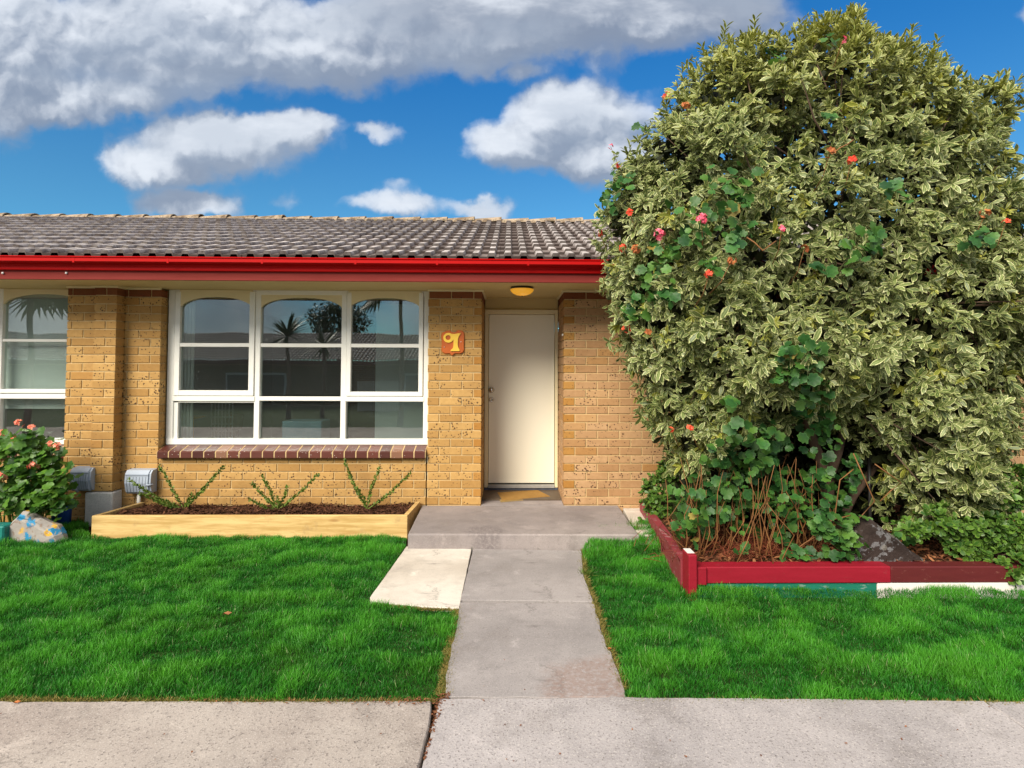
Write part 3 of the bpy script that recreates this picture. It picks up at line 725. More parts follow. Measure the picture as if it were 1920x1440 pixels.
m = MB(); m.box(HX0, HX0 + .11, .12, 7, -.2, 2.27); m.box(HX1 - .11, HX1, .12, 7, -.2, 2.27); m.box(HX0, HX1, 7, 7.11, -.2, 2.27)
m.add([(HX0, -.6, 2.3), (HX0, 7.6, 2.3), (HX0, 3.5, 3.75), (HX0 + .1, -.6, 2.3), (HX0 + .1, 7.6, 2.3), (HX0 + .1, 3.5, 3.75)], [(0, 1, 2), (5, 4, 3), (0, 3, 4, 1), (1, 4, 5, 2), (2, 5, 3, 0)])
m.add([(HX1, -.6, 2.3), (HX1, 7.6, 2.3), (HX1, 3.5, 3.75), (HX1 - .1, -.6, 2.3), (HX1 - .1, 7.6, 2.3), (HX1 - .1, 3.5, 3.75)], [(0, 1, 2), (5, 4, 3), (0, 3, 4, 1), (1, 4, 5, 2), (2, 5, 3, 0)])
m.build('rear_wall', 'far_brick', house)
# concrete foot under the column
m = MB(); m.box(xcolL - .03, xcolR + .02, -0.165, -.004, GZ - .05, CH * 2.0 - .004, b=.012)
m.build('column_footing', 'block_concrete', house)

# ------------------------------------------------------------------ roof
EY, EZ = -0.76, 2.470; GA = 0.316; NR = 12
cosp, sinp = math.cos(R(19.2)), math.sin(R(19.2))
PROF = [(0, 0.0, 0), (.040, 0.0, 0), (.054, .034, 1), (.108, .034, 1), (.122, 0, 0)]
def roof_slope(mb, x0, x1, ey, ez, sgn, rows, rs=0, wtile=0.30, gauge=GA, sim=False):
    rr = random.Random(rs); nt = int((x1 - x0) / wtile)
    for r in range(rows):
        for k in range(nt):
            jx = rr.uniform(-.003, .003); jz = rr.uniform(-.003, .004); js = rr.uniform(-.006, .006); rnd = rr.random(); rot = rr.uniform(-.006, .006)
            P = []
            for q in (0, 1):
                for (a, h, rl) in PROF: P.append((q * .15 + a, h, rl))
            P.append((.30, 0.0, 0))
            n = len(P); v = []; cols = []
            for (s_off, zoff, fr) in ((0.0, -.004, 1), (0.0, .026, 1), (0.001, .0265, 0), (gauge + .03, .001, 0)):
                for i, (a, h, rl) in enumerate(P):
                    s = r * gauge + s_off + (js if s_off < .1 else 0) + (a - .15) * rot * 3
                    hh = (h + zoff + jz) if s_off < .1 else h + zoff
                    X_ = x0 + k * wtile + a + jx
                    y = ey + sgn * (s * cosp) - sgn * hh * sinp * 0 ; z = ez + s * sinp + hh / cosp
                    v.append((X_, y, z)); cols.append((rnd, fr, rl))
            base = len(mb.v); f = []
            for L_ in (0, 2):
                for i in range(n - 1):
                    A = L_ * n + i; f.append((A, A + 1, A + 1 + n, A + n))
            mb.v += v; mb.c += cols; mb.f += [tuple(i + base for i in q) for q in f]; mb.sm += [False] * len(f)
rf = MB(); roof_slope(rf, HX0 - .2, HX1 + .2, EY, EZ, 1, NR, 1)
ridge_y = EY + NR * GA * cosp; ridge_z = EZ + NR * GA * sinp
roof = rf.build('roof', 'roof_tile', house, recalc=False)
rb = MB(); roof_slope(rb, HX0 - .2, HX1 + .2, 2 * ridge_y - EY, EZ, -1, NR, 2)
ro2 = rb.build('roof', 'roof_tile', house, recalc=False)
m = MB(); m.add([(HX0 - .2, EY, EZ - .03), (HX1 + .2, EY, EZ - .03), (HX1 + .2, ridge_y, ridge_z - .03), (HX0 - .2, ridge_y, ridge_z - .03), (HX1 + .2, 2 * ridge_y - EY, EZ - .03), (HX0 - .2, 2 * ridge_y - EY, EZ - .03)], [(0, 1, 2, 3), (3, 2, 4, 5)])
m.build('roof_lining', 'dark_metal', house, recalc=False)
rc = MB(); xx = HX0 - .2; rr = random.Random(5)
while xx < HX1:
    L = 0.45; tilt = 0.032 + rr.uniform(-.006, .008); v = []; n = 9; lift = rr.uniform(-.003, .003)
    for e, (xe, zo) in enumerate(((xx, 0.0), (xx + L, tilt))):
        for ro_ in (0.118, 0.100):
            for k in range(n):
                a = math.pi * (k / (n - 1)) ; v.append((xe, ridge_y + math.cos(a) * ro_ * 1.1, ridge_z - .035 + lift + zo + math.sin(a) * ro_ * .72))
    f = []
    for k in range(n - 1):
        f += [(k, k + 1, 2 * n + k + 1, 2 * n + k), (n + k, 3 * n + k, 3 * n + k + 1, n + k + 1), (k, n + k, n + k + 1, k + 1), (2 * n + k, 2 * n + k + 1, 3 * n + k + 1, 3 * n + k)]
    f += [(0, 2 * n, 3 * n, n), (n - 1, 2 * n - 1, 4 * n - 1, 3 * n - 1)]
    rc.add(v, f, (rr.random(), 0, 0)); xx += 0.42
o = rc.build('ridge_cap', 'ridge_tile', roof); o.matrix_parent_inverse = Matrix.Identity(4)
# gutter, fascia, soffit
gp = [(-.665, 2.362), (-.680, 2.360), (-.692, 2.364), (-.694, 2.374), (-.694, 2.400), (-.700, 2.428), (-.762, 2.440), (-.775, 2.446), (-.775, 2.478), (-.783, 2.482), (-.785, 2.488), (-.780, 2.493), (-.770, 2.491), (-.768, 2.482), (-.765, 2.44), (-.74, 2.452), (-.69, 2.45), (-.672, 2.45), (-.668, 2.49), (-.662, 2.49)]
gp = [(a, b - .022 if b > 2.405 else b - .008) for a, b in gp]
m = MB(); m.prism(gp, HX0 - .2, HX1 + .2, axis='x')
gut = m.build('gutter', 'red_gutter', house)
for px in (132, 310, 488, 664, 818, 990):
    m = MB(); xg = X(px, -.775); m.box(xg - .010, xg + .008, -.7765, -.7745, 2.411, 2.456)
    gj = m.build('gutter_strap', 'red_gutter', gut); gj.matrix_parent_inverse = Matrix.Identity(4)
m = MB(); m.box(HX0 - .2, HX1 + .2, -.662, -.640, 2.268, 2.48, b=.003); fas = m.build('fascia', 'fascia_red', house)
for px in (6, 125):
    m = MB(); p = aty(px, 512, -.665); m.lathe((p.x, -.672, p.z), [(0, -.006), (.008, -.005), (.011, 0), (.011, .006)], 10, 'y')
    sb = m.build('screw', 'screw', fas); sb.matrix_parent_inverse = Matrix.Identity(4)
m = MB(); m.box(HX0, HX1, -.640, .98, 2.281, 2.30)
sof = m.build('soffit', 'soffit_cream', house)
t_ = .022
for bx_ in ((xl0, xcolL - .001, -.09 - t_, -.09), (xcolL - t_, xcolR + t_, -.14 - t_, -.1405), (xcolR, xcolR + t_, -.1400, -t_ - .001), (xcolR + .001, xwl, -t_, 0),
            (xpl, xpr, -t_, 0), (xpr, xpr + t_, -t_, .69), (xrl - t_, xrl, -t_, .69), (xrl + .001, XWING, -t_, 0)):
    m = MB(); m.box(*bx_, 2.262, 2.2805); fin_ = m.build('moulding', 'cream_trim', sof); fin_.matrix_parent_inverse = Matrix.Identity(4)

# ------------------------------------------------------------------ windows
YW = 0.115                                                       # front of the outer frame
def arch(x0, x1, zs, zc, ztop, y0, y1, mb, n=22):
    pts = []
    for i in range(n + 1):
        s = -1 + 2 * i / n; pts.append(((x0 + x1) / 2 + s * (x1 - x0) / 2, zs + (zc - zs) * max(0.0, 1 - abs(s) ** 2.25) ** 0.62))
    v = []; 
    for y in (y0, y1):
        v += [(x, y, z) for x, z in pts] + [(x, y, ztop) for x, z in pts]
    k = n + 1; f = []
    for i in range(n):
        f += [(i, i + 1, k + i + 1, k + i), (2 * k + i, 3 * k + i, 3 * k + i + 1, 2 * k + i + 1), (i, 2 * k + i, 2 * k + i + 1, i + 1), (k + i, k + i + 1, 3 * k + i + 1, 3 * k + i)]
    f += [(0, k, 3 * k, 2 * k), (k - 1, 3 * k - 1, 4 * k - 1, 2 * k - 1)]
    mb.add(v, f)
def fin(o): o.matrix_parent_inverse = Matrix.Identity(4); return o
def zw(py, px=560): return aty(px, py, YW).z
def xw(px, py=700): return aty(px, py, YW).x
zB, zBt, zT0, zT1 = zw(833), zw(823), zw(752), zw(743)
zTop = 2.281
fx0, fx1 = xwl + .008, xpl + .02
M1a, M1b, M2a, M2b = xw(477), xw(487), xw(639), xw(649)
wf = MB(); bv = .004
wf.box(fx0, xw(326), YW, YW + .07, zB, zTop, b=bv)               # jambs
wf.box(xw(794), fx1, YW, YW + .07, zB, zTop, b=bv)
wf.box(M1a, M1b, YW + .002, YW + .07, zBt - .005, zTop, b=bv); wf.box(M2a, M2b, YW + .002, YW + .07, zBt - .005, zTop, b=bv)
wf.box(fx0 + .01, fx1 - .01, YW - .012, YW + .075, zB - .004, zBt, b=bv)        # bottom rail
wf.box(xw(326) - .01, M1a + .01, YW - .006, YW + .068, zT1 - .055, zT1, b=bv); wf.box(M1b - .01, M2a + .01, YW + .001, YW + .068, zT1 - .050, zT1 - .004, b=bv); wf.box(M2b - .01, xw(794) + .01, YW - .006, YW + .068, zT1 - .055, zT1, b=bv)
wf.box(xw(326) - .005, xw(794) + .005, YW + .004, YW + .06, zw(553), zTop - .001)
win = wf.build('window', 'white_paint', house); win['label'] = 'white framed three bay window with arched tops'
def sash(mb, x0, x1, z0, z1, w, y0, y1):
    mb.box(x0, x0 + w, y0, y1, z0, z1, b=.003); mb.box(x1 - w, x1, y0, y1, z0, z1, b=.003)
    mb.box(x0 + w - .002, x1 - w + .002, y0 + .001, y1 - .001, z0, z0 + w, b=.003)
panes = []
sl_ = MB(); L0, L1 = xw(327), M1a - .002
sash(sl_, L0, L1, zT1 + .004, zTop - .02, (xw(337) - xw(327)), YW - .014, YW + .03)
o = fin(sl_.build('sash', 'white_paint', win))
sr_ = MB(); Q0, Q1 = M2b + .004, xw(793)
sash(sr_, Q0, Q1, zT1 + .004, zTop - .02, (xw(797) - xw(788)) * .9, YW - .014, YW + .03)
fin(sr_.build('sash', 'white_paint', win))
def pane(x0, x1, z0, z1, y):
    m = MB(); m.box(x0, x1, y, y + .004, z0, z1); return fin(m.build('pane', 'window_glass', win))
zs, zc = zw(579), zw(558)
for (a, b, y) in ((xw(337), xw(470), YW - .010), (M1b, M2a, YW + .006), (xw(654), xw(787), YW - .010)):
    m = MB(); arch(a - .012, b + .012, zs, zc, zTop - .003, y, y + .030, m); fin(m.build('arch_board', 'cream_trim', win))
    m = MB(); m.box(a - .008, b + .008, y + .002, y + .022, zw(651), zw(644), b=.003); fin(m.build('glazing_bar', 'white_paint', win))
    pane(a - .01, b + .01, zT1 + .01, zTop - .02, y + .034)
for (a, b) in ((xw(333), xw(474)), (M1b + .01, M2a - .005), (M2b, xw(793))):
    pane(a - .01, b + .01, zBt - .01, zT1 - .04, YW + .045)
m = MB(); m.box(xw(326) - .001, xw(334), YW + .012, YW + .05, zBt - .002, zT1 - .05, b=.003); m.box(xw(326), M1a, YW + .012, YW + .05, zT1 - .072, zT1 - .052, b=.003)
fin(m.build('bead', 'white_paint', win))
# brick-on-edge sill
def sill(x0, x1, zt, rs, name='window_sill'):
    m = MB(); rr = random.Random(rs); n = int((x1 - x0) / .121); w = (x1 - x0) / n
    for i in range(n):
        a = x0 + i * w + .0065; b = x0 + (i + 1) * w - .0065; c = (rr.random(), 0, 0); j = rr.uniform(-.002, .002)
        pr = [(YW - .016, zt + j), (YW - .016, zt - .075), (-.045, zt - .124), (-.058, zt - .112), (-.058, zt - .055 + j), (-.046, zt - .044 + j)]
        m.prism(pr, a, b, col=c, axis='x')
    o = m.build(name, 'sill_brick', house)
    k = MB(); k.prism([(YW - .018, zt - .003), (YW - .018, zt - .070), (-.042, zt - .120), (-.055, zt - .110), (-.055, zt - .057), (-.043, zt - .047)], x0, x1, axis='x')
    fin(k.build('mortar', 'mortar', o)); return o
sill(X(294, -.05, 855), xpl - .003, zB - .006, 3)
m = MB(); m.box(xwl + .004, xpl - .004, 0.03, YW + .07, Zb + 8 * CH - .02, zB - .082); m.build('sill_bed', 'mortar', house)
# neighbour's window on the left
lw = MB(); e = xl0 + .05
lx = [X(v, YW) for v in (-330, -320, -168, -160, -6, 2)]
lw.box(lx[0], lx[1], YW, YW + .07, zB, zTop, b=bv)
for a, b in ((lx[2], lx[3]), (lx[4], lx[5]), (e - .03, e + .04)): lw.box(a, b, YW, YW + .07, zB, zTop, b=bv)
lw.box(lx[0], e, YW - .01, YW + .075, zB - .004, zBt, b=bv)
lw.box(lx[0], e, YW - .006, YW + .07, zw(749), zw(740), b=bv); lw.box(lx[0], e, YW - .010, YW + .066, zw(738.5), zw(731), b=bv)
lwin = lw.build('window', 'white_paint', house); lwin['label'] = 'window with white blind pulled down, at the left edge'
for a, b in ((lx[1], lx[2]), (lx[3], lx[4]), (lx[5], e - .02)):
    m = MB(); arch(a - .01, b + .01, zw(575), zw(554), zTop - .003, YW + .004, YW + .034, m); fin(m.build('arch_board', 'cream_trim', lwin))
    m = MB(); m.box(a, b, YW + .006, YW + .026, zw(643), zw(638), b=.003); fin(m.build('glazing_bar', 'white_paint', lwin))
    m = MB(); m.box(a - .01, b + .01, YW + .038, YW + .042, zw(733), zTop - .02); m.box(a - .01, b + .01, YW + .045, YW + .049, zBt - .01, zw(745)); fin(m.build('pane', 'window_glass', lwin))
m = MB()
nb = 26; 
for i in range(nb):
    a = lx[1] + .05 + (e - lx[1] - .05) * i / nb; b = lx[1] + .05 + (e - lx[1] - .05) * (i + 1) / nb; d = .006 * math.sin(i * 1.1)
    m.add([(a, .24 + d, zw(769)), (b, .24 + .006 * math.sin((i + 1) * 1.1), zw(769)), (b, .24 + .006 * math.sin((i + 1) * 1.1), 2.25), (a, .24 + d, 2.25)], [(0, 1, 2, 3)])
fin(m.build('blind', 'blind_white', lwin))
sill(lx[0], xl0 - .003, zB - .006, 8)
m = MB(); m.box(HX0 + 2.0, xl0 + .1, 0.03, YW + .07, Zb + 8 * CH - .02, zB - .082); m.build('sill_bed', 'mortar', house)
m = MB(); m.box(HX0 + 2.0, lx[0], .0, .1, zB - .06, 2.27); m.build('wall_panel', 'cream_trim', house)

# ------------------------------------------------------------------ door recess
YD = 0.70
def xd(px): return X(px, YD, 750)
def zd(py): return aty(980, py, YD).z
m = MB(); dz0 = zd(913); dz1 = zd(589)
fxa, fxb = xpr + .004, xrl - .004
m.box(fxa, xd(915.5), YD - .02, YD + .09, dz0 - .005, zd(582), b=.004); m.box(xd(1040.5), fxb, YD - .02, YD + .09, dz0 - .005, zd(582), b=.004)
m.box(fxa, fxb, YD - .022, YD + .088, dz1, zd(581), b=.004)
df = m.build('door_frame', 'cream_trim', house)
m = MB(); m.box(fxa, fxb, YD + .02, YD + .05, zd(581), 2.281); m.build('head_board', 'soffit_cream', house)
m = MB(); m.box(xd(916.3), xd(1039.7), YD + .028, YD + .066, zd(906.5), dz1 - .003, b=.003)
door = m.build('door', 'door_paint', house); door['label'] = 'plain cream flush front door'
for nm, py in (('door_knob', 731), ('lock', 749.5)):
    p = aty(921.5, py, YD + .02); m = MB()
    m.lathe((p.x, YD + .028, p.z), [(.001, -.056), (.018, -.054), (.028, -.045), (.030, -.034), (.021, -.022), (.015, -.012), (.034, -.008), (.035, 0)] if nm == 'door_knob' else [(.001, -.012), (.012, -.012), (.013, -.018), (.024, -.018), (.030, -.010), (.031, 0)], 20, 'y')
    fin(m.build(nm, 'chrome', door))
m = MB(); m.box(xd(916), xd(1040), YD - .03, YD + .07, zd(914.5), zd(909), b=.003); m.build('threshold', 'threshold_metal', house)
m = MB(); m.box(fxa, fxb, YD - .015, YD + .09, -.1, zd(914.5) - .001, b=.004); m.build('door_step', 'slate_riser', house)
m = MB(); m.box(xpr + .002, xrl - .002, -.002, YD + .1, -.3, 0.003); struct(m.build('porch_slab', 'porch_concrete'))
m = MB(); p = aty(1052.5, 628, .1); m.box(xrl - .012, xrl - .001, .04, .10, p.z - .012, p.z + .012, b=.002); m.build('door_catch', 'white_paint', house)

# ------------------------------------------------------------------ rooms seen through the glass
m = MB(); m.box(-4.2, xpl + 1.6, 4.2, 4.3, 0, 2.6); m.box(-4.3, -4.2, .4, 4.3, 0, 2.6); m.box(-9, -4.4, 3, 3.1, 0, 2.6); m.box(.9, 1.0, 1.0, 4.3, 0, 2.6)
m.box(-9, 1, .3, 4.3, 2.35, 2.45)
m.build('interior_wall', 'room_wall', house)
m = MB(); m.box(-9, 1, .2, 4.3, -.1, .02); m.build('interior_floor', 'room_floor', house)
m = MB(); a = aty(703, 780, 1.6); b = aty(900, 780, 1.6); m.box(a.x, b.x, 1.6, 1.66, .02, 2.3); m.build('partition', 'room_grey', house)
m = MB(); a = aty(655, 780, 2.6); b = aty(702, 780, 2.6); m.box(a.x, b.x + .1, 2.6, 2.65, .02, 2.1, b=.005); m.build('inner_door', 'room_wood', house)
m = MB(); a = aty(528, 822, .9); b = aty(603, 790, .9); cab = MB(); cab.box(a.x, b.x, .9, 1.25, .02, b.z, b=.01)
cb = cab.build('cabinet', 'cabinet_blue'); tag(cb, 'blue grey cabinet behind the middle window pane', 'cabinet')
m = MB()
for i in range(5): m.box(b.x + .006, b.x + .014, .93, 1.2, b.z - .03 - i * .025, b.z - .015 - i * .025)
a = aty(395, 800, 1.4); b2 = aty(430, 757, 1.4)
scr = MB()
for i in range(7): scr.box(a.x + i * .045, a.x + i * .045 + .010, 1.4, 1.41, .3, 1.1)
for i in range(9): scr.box(a.x, a.x + .28, 1.412, 1.42, .35 + i * .09, .358 + i * .09)
so_ = scr.build('wire_screen', 'blind_white'); tag(so_, 'white wire screen leaning inside the lower left window pane', 'screen')
m = MB(); a = aty(340, 780, .32); n_ = 10
for i in range(n_):
    x0_ = a.x - .05 + i * .018; x1_ = x0_ + .018; y0_, y1_ = .32 + .012 * (i % 2), .32 + .012 * ((i + 1) % 2)
    m.add([(x0_, y0_, .5), (x1_, y1_, .5), (x1_, y1_, 2.2), (x0_, y0_, 2.2), (x0_, y0_ + .002, .5), (x1_, y1_ + .002, .5), (x1_, y1_ + .002, 2.2), (x0_, y0_ + .002, 2.2)], [(0, 1, 2, 3), (7, 6, 5, 4)])
tag(m.build('curtain', 'blind_white', recalc=False), 'narrow gathered white curtain at the left side of the middle window', 'curtain')
a = aty(335, 781, 1.2); b2 = aty(372, 781, 1.2); m = MB(); m.lathe(((a.x + b2.x) / 2, 1.3, a.z - .01), [(.05, -.03), (.12, -.012), (.14, 0), (.135, .006), (.03, -.01)], 20)
m.tube([((a.x + b2.x) / 2, 1.3, .02), ((a.x + b2.x) / 2, 1.3, a.z - .03)], .015)
tag(m.build('side_table', 'room_yellow'), 'small round yellow table inside the lower left window pane', 'table')
m = MB(); a = aty(440, 772, 1.8); m.tube([(a.x, 1.8, .02), (a.x, 1.8, a.z - .25)], .06); m.lathe((a.x, 1.8, a.z - .25), [(.02, 0), (.1, .02), (.12, .2), (.1, .22)], 14)
tag(m.build('plant_stand', 'room_wood'), 'brown pot stand further inside the left window', 'stand')

# ------------------------------------------------------------------ porch light, plaque, mat, meters
p = aty(979, 541, -.30)
lamp = thing('ceiling_light', 'round amber glass ceiling light under the porch soffit', 'light', (p.x, -.25, 2.28))
r_ = (X(1001, -.25) - X(957, -.25)) / 2
m = MB(); m.lathe((p.x, -.25, 2.255), [(r_ * .9, .0255), (r_ * .98, .02), (r_ * .98, 0), (r_ * .9, -.004)], 32); m.build('lamp_base', 'dark_metal', lamp)
m = MB(); m.lathe((p.x, -.25, 2.25), [(r_ * .99, .008), (r_ * 1.0, 0), (r_ * .93, -.018), (r_ * .75, -.036), (r_ * .5, -.050), (r_ * .2, -.058), (.004, -.060)], 32); m.build('lamp_shade', 'amber_glass', lamp)
m = MB(); m.lathe((p.x, -.25, 2.19), [(.002, -.008), (.008, -.006), (.009, .002), (.004, .006)], 12); m.build('finial', 'dark_metal', lamp)

pc = aty(849.5, 642, 0); pw = (aty(871, 642, 0).x - aty(828, 642, 0).x); s_ = pw / 43.0
pl = thing('number_plaque', 'orange wooden shield plaque with yellow house number on the brick pier', 'plaque', (pc.x, -.01, pc.z - .13))
ol = [(-13, 21), (-6, 22.5), (-2, 19.5), (1.5, 18.8), (5, 19.5), (9, 23), (17, 22), (20.5, 19), (21.5, 14), (21, -8), (21.5, -14), (19, -19), (14, -21), (4, -21), (1.5, -22.5), (-1.5, -25.5), (-4, -22.5), (-7, -21), (-15, -21.5), (-20, -18), (-21.5, -13), (-20.8, -4), (-21, 4), (-21.8, 12), (-20, 18)]
m = MB()
n = len(ol); v = []
for (k, d) in ((1.0, 0), (1.0, -.014), (.955, -.020)): v += [(pc.x + a * s_ * k, d, pc.z + b * s_ * k) for a, b in ol]
f = [tuple(range(n)), tuple(range(2 * n, 3 * n))[::-1]] + [(q * n + i, q * n + (i + 1) % n, (q + 1) * n + (i + 1) % n, (q + 1) * n + i) for q in (0, 1) for i in range(n)]
m.add(v, f); m.build('shield', 'plaque_wood', pl)
m = MB()                                                         # the numeral: open ring, flared stem, foot
def ringpts(cx, cz, rx, rz, n=28): return [(cx + rx * math.cos(2 * math.pi * i / n), cz + rz * math.sin(2 * math.pi * i / n)) for i in range(n)]
ro, ri = ringpts(-8.2, 8.4, 9.6, 9.2), ringpts(-8.8, 8.8, 4.7, 4.5)
v = []
for d in (-.021, -.032): v += [(pc.x + a * s_, d, pc.z + b * s_) for a, b in ro] + [(pc.x + a * s_, d, pc.z + b * s_) for a, b in ri]
n = 28; f = []
for i in range(n):
    j = (i + 1) % n; f += [(2 * n + i, 2 * n + j, 3 * n + j, 3 * n + i), (i, j, 2 * n + j, 2 * n + i), (n + i, 3 * n + i, 3 * n + j, n + j)]
m.add(v, f)
stem = [(-8, 17.4), (-2, 15.8), (3, 15.6), (8, 16.5), (15.2, 17.2), (11.5, 12), (9.6, 6), (9.2, -3), (10, -9), (12.8, -14.5), (12.4, -16.4), (-3.8, -16.4), (-4, -15), (.2, -11), (1.4, -4), (1.4, 3.5), (.2, 8), (-3, 11.5), (-7, 14)]
m.prism([(pc.x + a * s_, pc.z + b * s_) for a, b in stem], -.0335, -.021, axis='y')
m.build('numeral', 'plaque_digit', pl)
for a, b in ((15.2, 1), (-16, -9)):
    m = MB(); m.lathe((pc.x + a * s_, -.021, pc.z + b * s_), [(.001, -.005), (.004, -.004), (.0055, 0)], 10, 'y'); m.build('screw', 'screw', pl)

cs = [atz(929, 926, .004), atz(1010, 921, .004), atz(1036, 934, .004), atz(939, 942, .004)]
mt = thing('doormat', 'tan coir doormat with green border lying askew at the door', 'doormat', (sum(c.x for c in cs) / 4, sum(c.y for c in cs) / 4, .004))
m = MB(); cen = sum(cs, Vector()) / 4
inn = [cen + (c - cen) * .93 for c in cs]
m.prism([(c.x, c.y) for c in inn], .0045, .022); m.build('mat_pile', 'coir', mt)
m = MB(); m.prism([(c.x, c.y) for c in cs], .004, .016); m.build('mat_border', 'coir_border', mt)

def meter(px0, px1, py0, py1, yw, label, pipe=False, handle=True):
    a = aty(px0, py1, yw - .1); b = aty(px1, py0, yw - .1); w = b.x - a.x; h = b.z - a.z
    t0 = thing('meter_box', label, 'meter box', ((a.x + b.x) / 2, yw, a.z), 'grey meter boxes on the wall')
    m = MB()
    pr = [(yw - .001, a.z), (yw - .085, a.z), (yw - .105, a.z + .02), (yw - .125, a.z + h * .45), (yw - .115, b.z - .04), (yw - .085, b.z - .006), (yw - .001, b.z)]
    m.prism(pr, a.x + .012, b.x - .022, axis='x')
    m.prism([(y + .012 if y < yw - .05 else y, a.z + .008 + (z - a.z) * .96) for y, z in pr], a.x, b.x, axis='x')
    m.build('lid', 'meter_plastic', t0)
    m = MB()
    for i in range(7):
        xr = a.x + .03 + i * (w - .075) / 6
        m.prism([(yw - .088, a.z + .02), (yw - .108, a.z + .022), (yw - .1275, a.z + h * .45), (yw - .1195, a.z + h * .72), (yw - .10, a.z + h * .72)], xr - .0018, xr + .0018, axis='x')
    m.box(a.x + .014, b.x - .024, yw - .121, yw - .10, a.z + h * .765, a.z + h * .785)
    m.build('rib', 'meter_dark', t0)
    if handle:
        m = MB(); hz = a.z + h * .45
        m.tube([(a.x - .006, yw - .10, hz), (a.x + w * .25, yw - .145, hz), (a.x + w * .36, yw - .15, hz - .02), (a.x + w * .40, yw - .145, a.z + .03), (a.x + w * .40, yw - .11, a.z - .004)], .012, 10); m.build('handle', 'meter_plastic', t0)
    else:
        m = MB(); hz = a.z + h * .38
        m.tube([(b.x - .01, yw - .06, hz), (b.x + .015, yw - .10, hz), (b.x - .01, yw - .13, hz + .002), (b.x - .04, yw - .12, hz)], .009, 8); m.build('handle', 'meter_plastic', t0)
    if pipe:
        m = MB(); xp = (a.x + b.x) / 2 - .02; m.tube([(xp, yw - .05, a.z + .02), (xp, yw - .05, GZ)], .018, 10); m.build('pipe', 'pvc', t0)
meter(131, 172, 877, 921, -.09, 'grey ribbed meter box left of the brick column with a curved handle')
meter(234, 284, 881, 926, 0.0, 'grey ribbed meter box right of the column above the timber bed', True, False)
m = MB(); p = aty(166, 945, -.12); m.tube([(p.x, -.14, GZ - .04), (p.x, -.14, p.z + .11)], .014, 10)
tag(m.build('drain_pipe', 'pvc'), 'short white plastic pipe standing beside the concrete column footing', 'pipe')
m = MB(); p = aty(108, 925, -.3); m.lathe((p.x, -.24, GZ - .04), [(.075, 0), (.085, .20), (.090, .25), (.096, .26), (.096, .28), (.084, .28), (.078, .23), (.001, .22)], 24)
tag(m.build('bucket', 'blue_plastic'), 'dark blue plastic tub half hidden behind the coral geranium', 'tub')

# ------------------------------------------------------------------ timber bed under the window
bf = atz(170, 1003, GZ); bfr = atz(765, 1003, GZ); yF = (bf.y + bfr.y) / 2
bzt = aty(400, 967, yF).z
bx0, bx1 = aty(171, 985, yF).x, aty(764, 985, yF).x
bed = thing('timber_bed', 'raised garden bed of fresh pine planks under the white window', 'garden bed', ((bx0 + bx1) / 2, yF, GZ))
m = MB(); m.box(bx0, bx1, yF, yF + .045, GZ - .06, bzt, b=.005); m.build('plank', 'pine_plank', bed)
def beam(mb, p, q, w, z0, z1, ztq=None, ext=0):
    p = Vector(p); q = Vector(q); d = (q - p).normalized(); n = Vector((-d.y, d.x)) * w / 2
    v = [(*(p - n), z0), (*(p + n), z0), (*(q + n), z0), (*(q - n), z0), (*(p - n), z1), (*(p + n), z1), (*(q + n), z1), (*(q - n), z1)]
    mb.add(v, [(0, 3, 2, 1), (4, 5, 6, 7), (0, 1, 5, 4), (1, 2, 6, 5), (2, 3, 7, 6), (3, 0, 4, 7)])
bl = atz(279, 937, bzt); m = MB(); beam(m, (bx0 + .022, yF + .047), (max(bl.x, bx0 + .022), -.05), .042, GZ - .06, bzt - .003); m.build('plank', 'pine_plank', bed)
br = atz(790, 936, bzt); m = MB(); beam(m, (bx1 - .022, yF + .047), (br.x - .02, -.03), .042, GZ - .06, bzt - .003); m.build('plank', 'pine_plank', bed)
pin = [(bx0 + .05, yF + .05), (bx1 - .05, yF + .05), (br.x - .05, -.03), (max(bl.x, bx0 + .02) + .03, -.03)]
bbl = MB(); bbl.prism(pin, GZ - .03, bzt - .045)
tag(bbl.build('bed_soil', 'soil', bed))
def chips(name, poly, z, n, ln, mat='mulch_chip', zs=.02, parent=None, label=None, hump=None):
    P = np.array(poly); lo, hi = P.min(0), P.max(0)
    q = rng.uniform(lo, hi, (int(n * 2.2), 2)); q = q[in_poly(q, poly)][:n]; N = len(q)
    zz = z + rng.uniform(0, zs, N) + (hump(q) if hump else 0)
    d = rng.normal(0, 1, (N, 3)); d[:, 2] *= .28
    Rm = frames(d, rng.uniform(-.5, .5, N))
    tv = [(-.14, -.5, 0), (.12, -.46, .01), (.17, .1, .035), (.08, .5, 0), (-.1, .46, .02), (-.16, 0, .03)]
    tf = [(0, 1, 2, 5), (5, 2, 3, 4)]
    sc = rng.uniform(.5, 1.2, N)[:, None] * np.array([ln, ln, ln * 1.4])
    sc[:, 0] *= rng.uniform(.6, 1.5, N)
    o = scatter(name, mat, tv, tf, [(0, 0)] * 6, Rm, np.c_[q, zz], sc, rng.random(N), parent, smooth=False)
    if parent is None: tag(o, label, 'mulch' if 'mulch' in name else 'litter', kind='stuff')
    return o
chips('bark_mulch', pin, bzt - .045, 9000, .040, zs=.030, label='dark brown bark mulch filling the pine planter bed', hump=lambda q: .010 * np.sin(q[:, 0] * 5) + .008 * np.sin(q[:, 1] * 13))

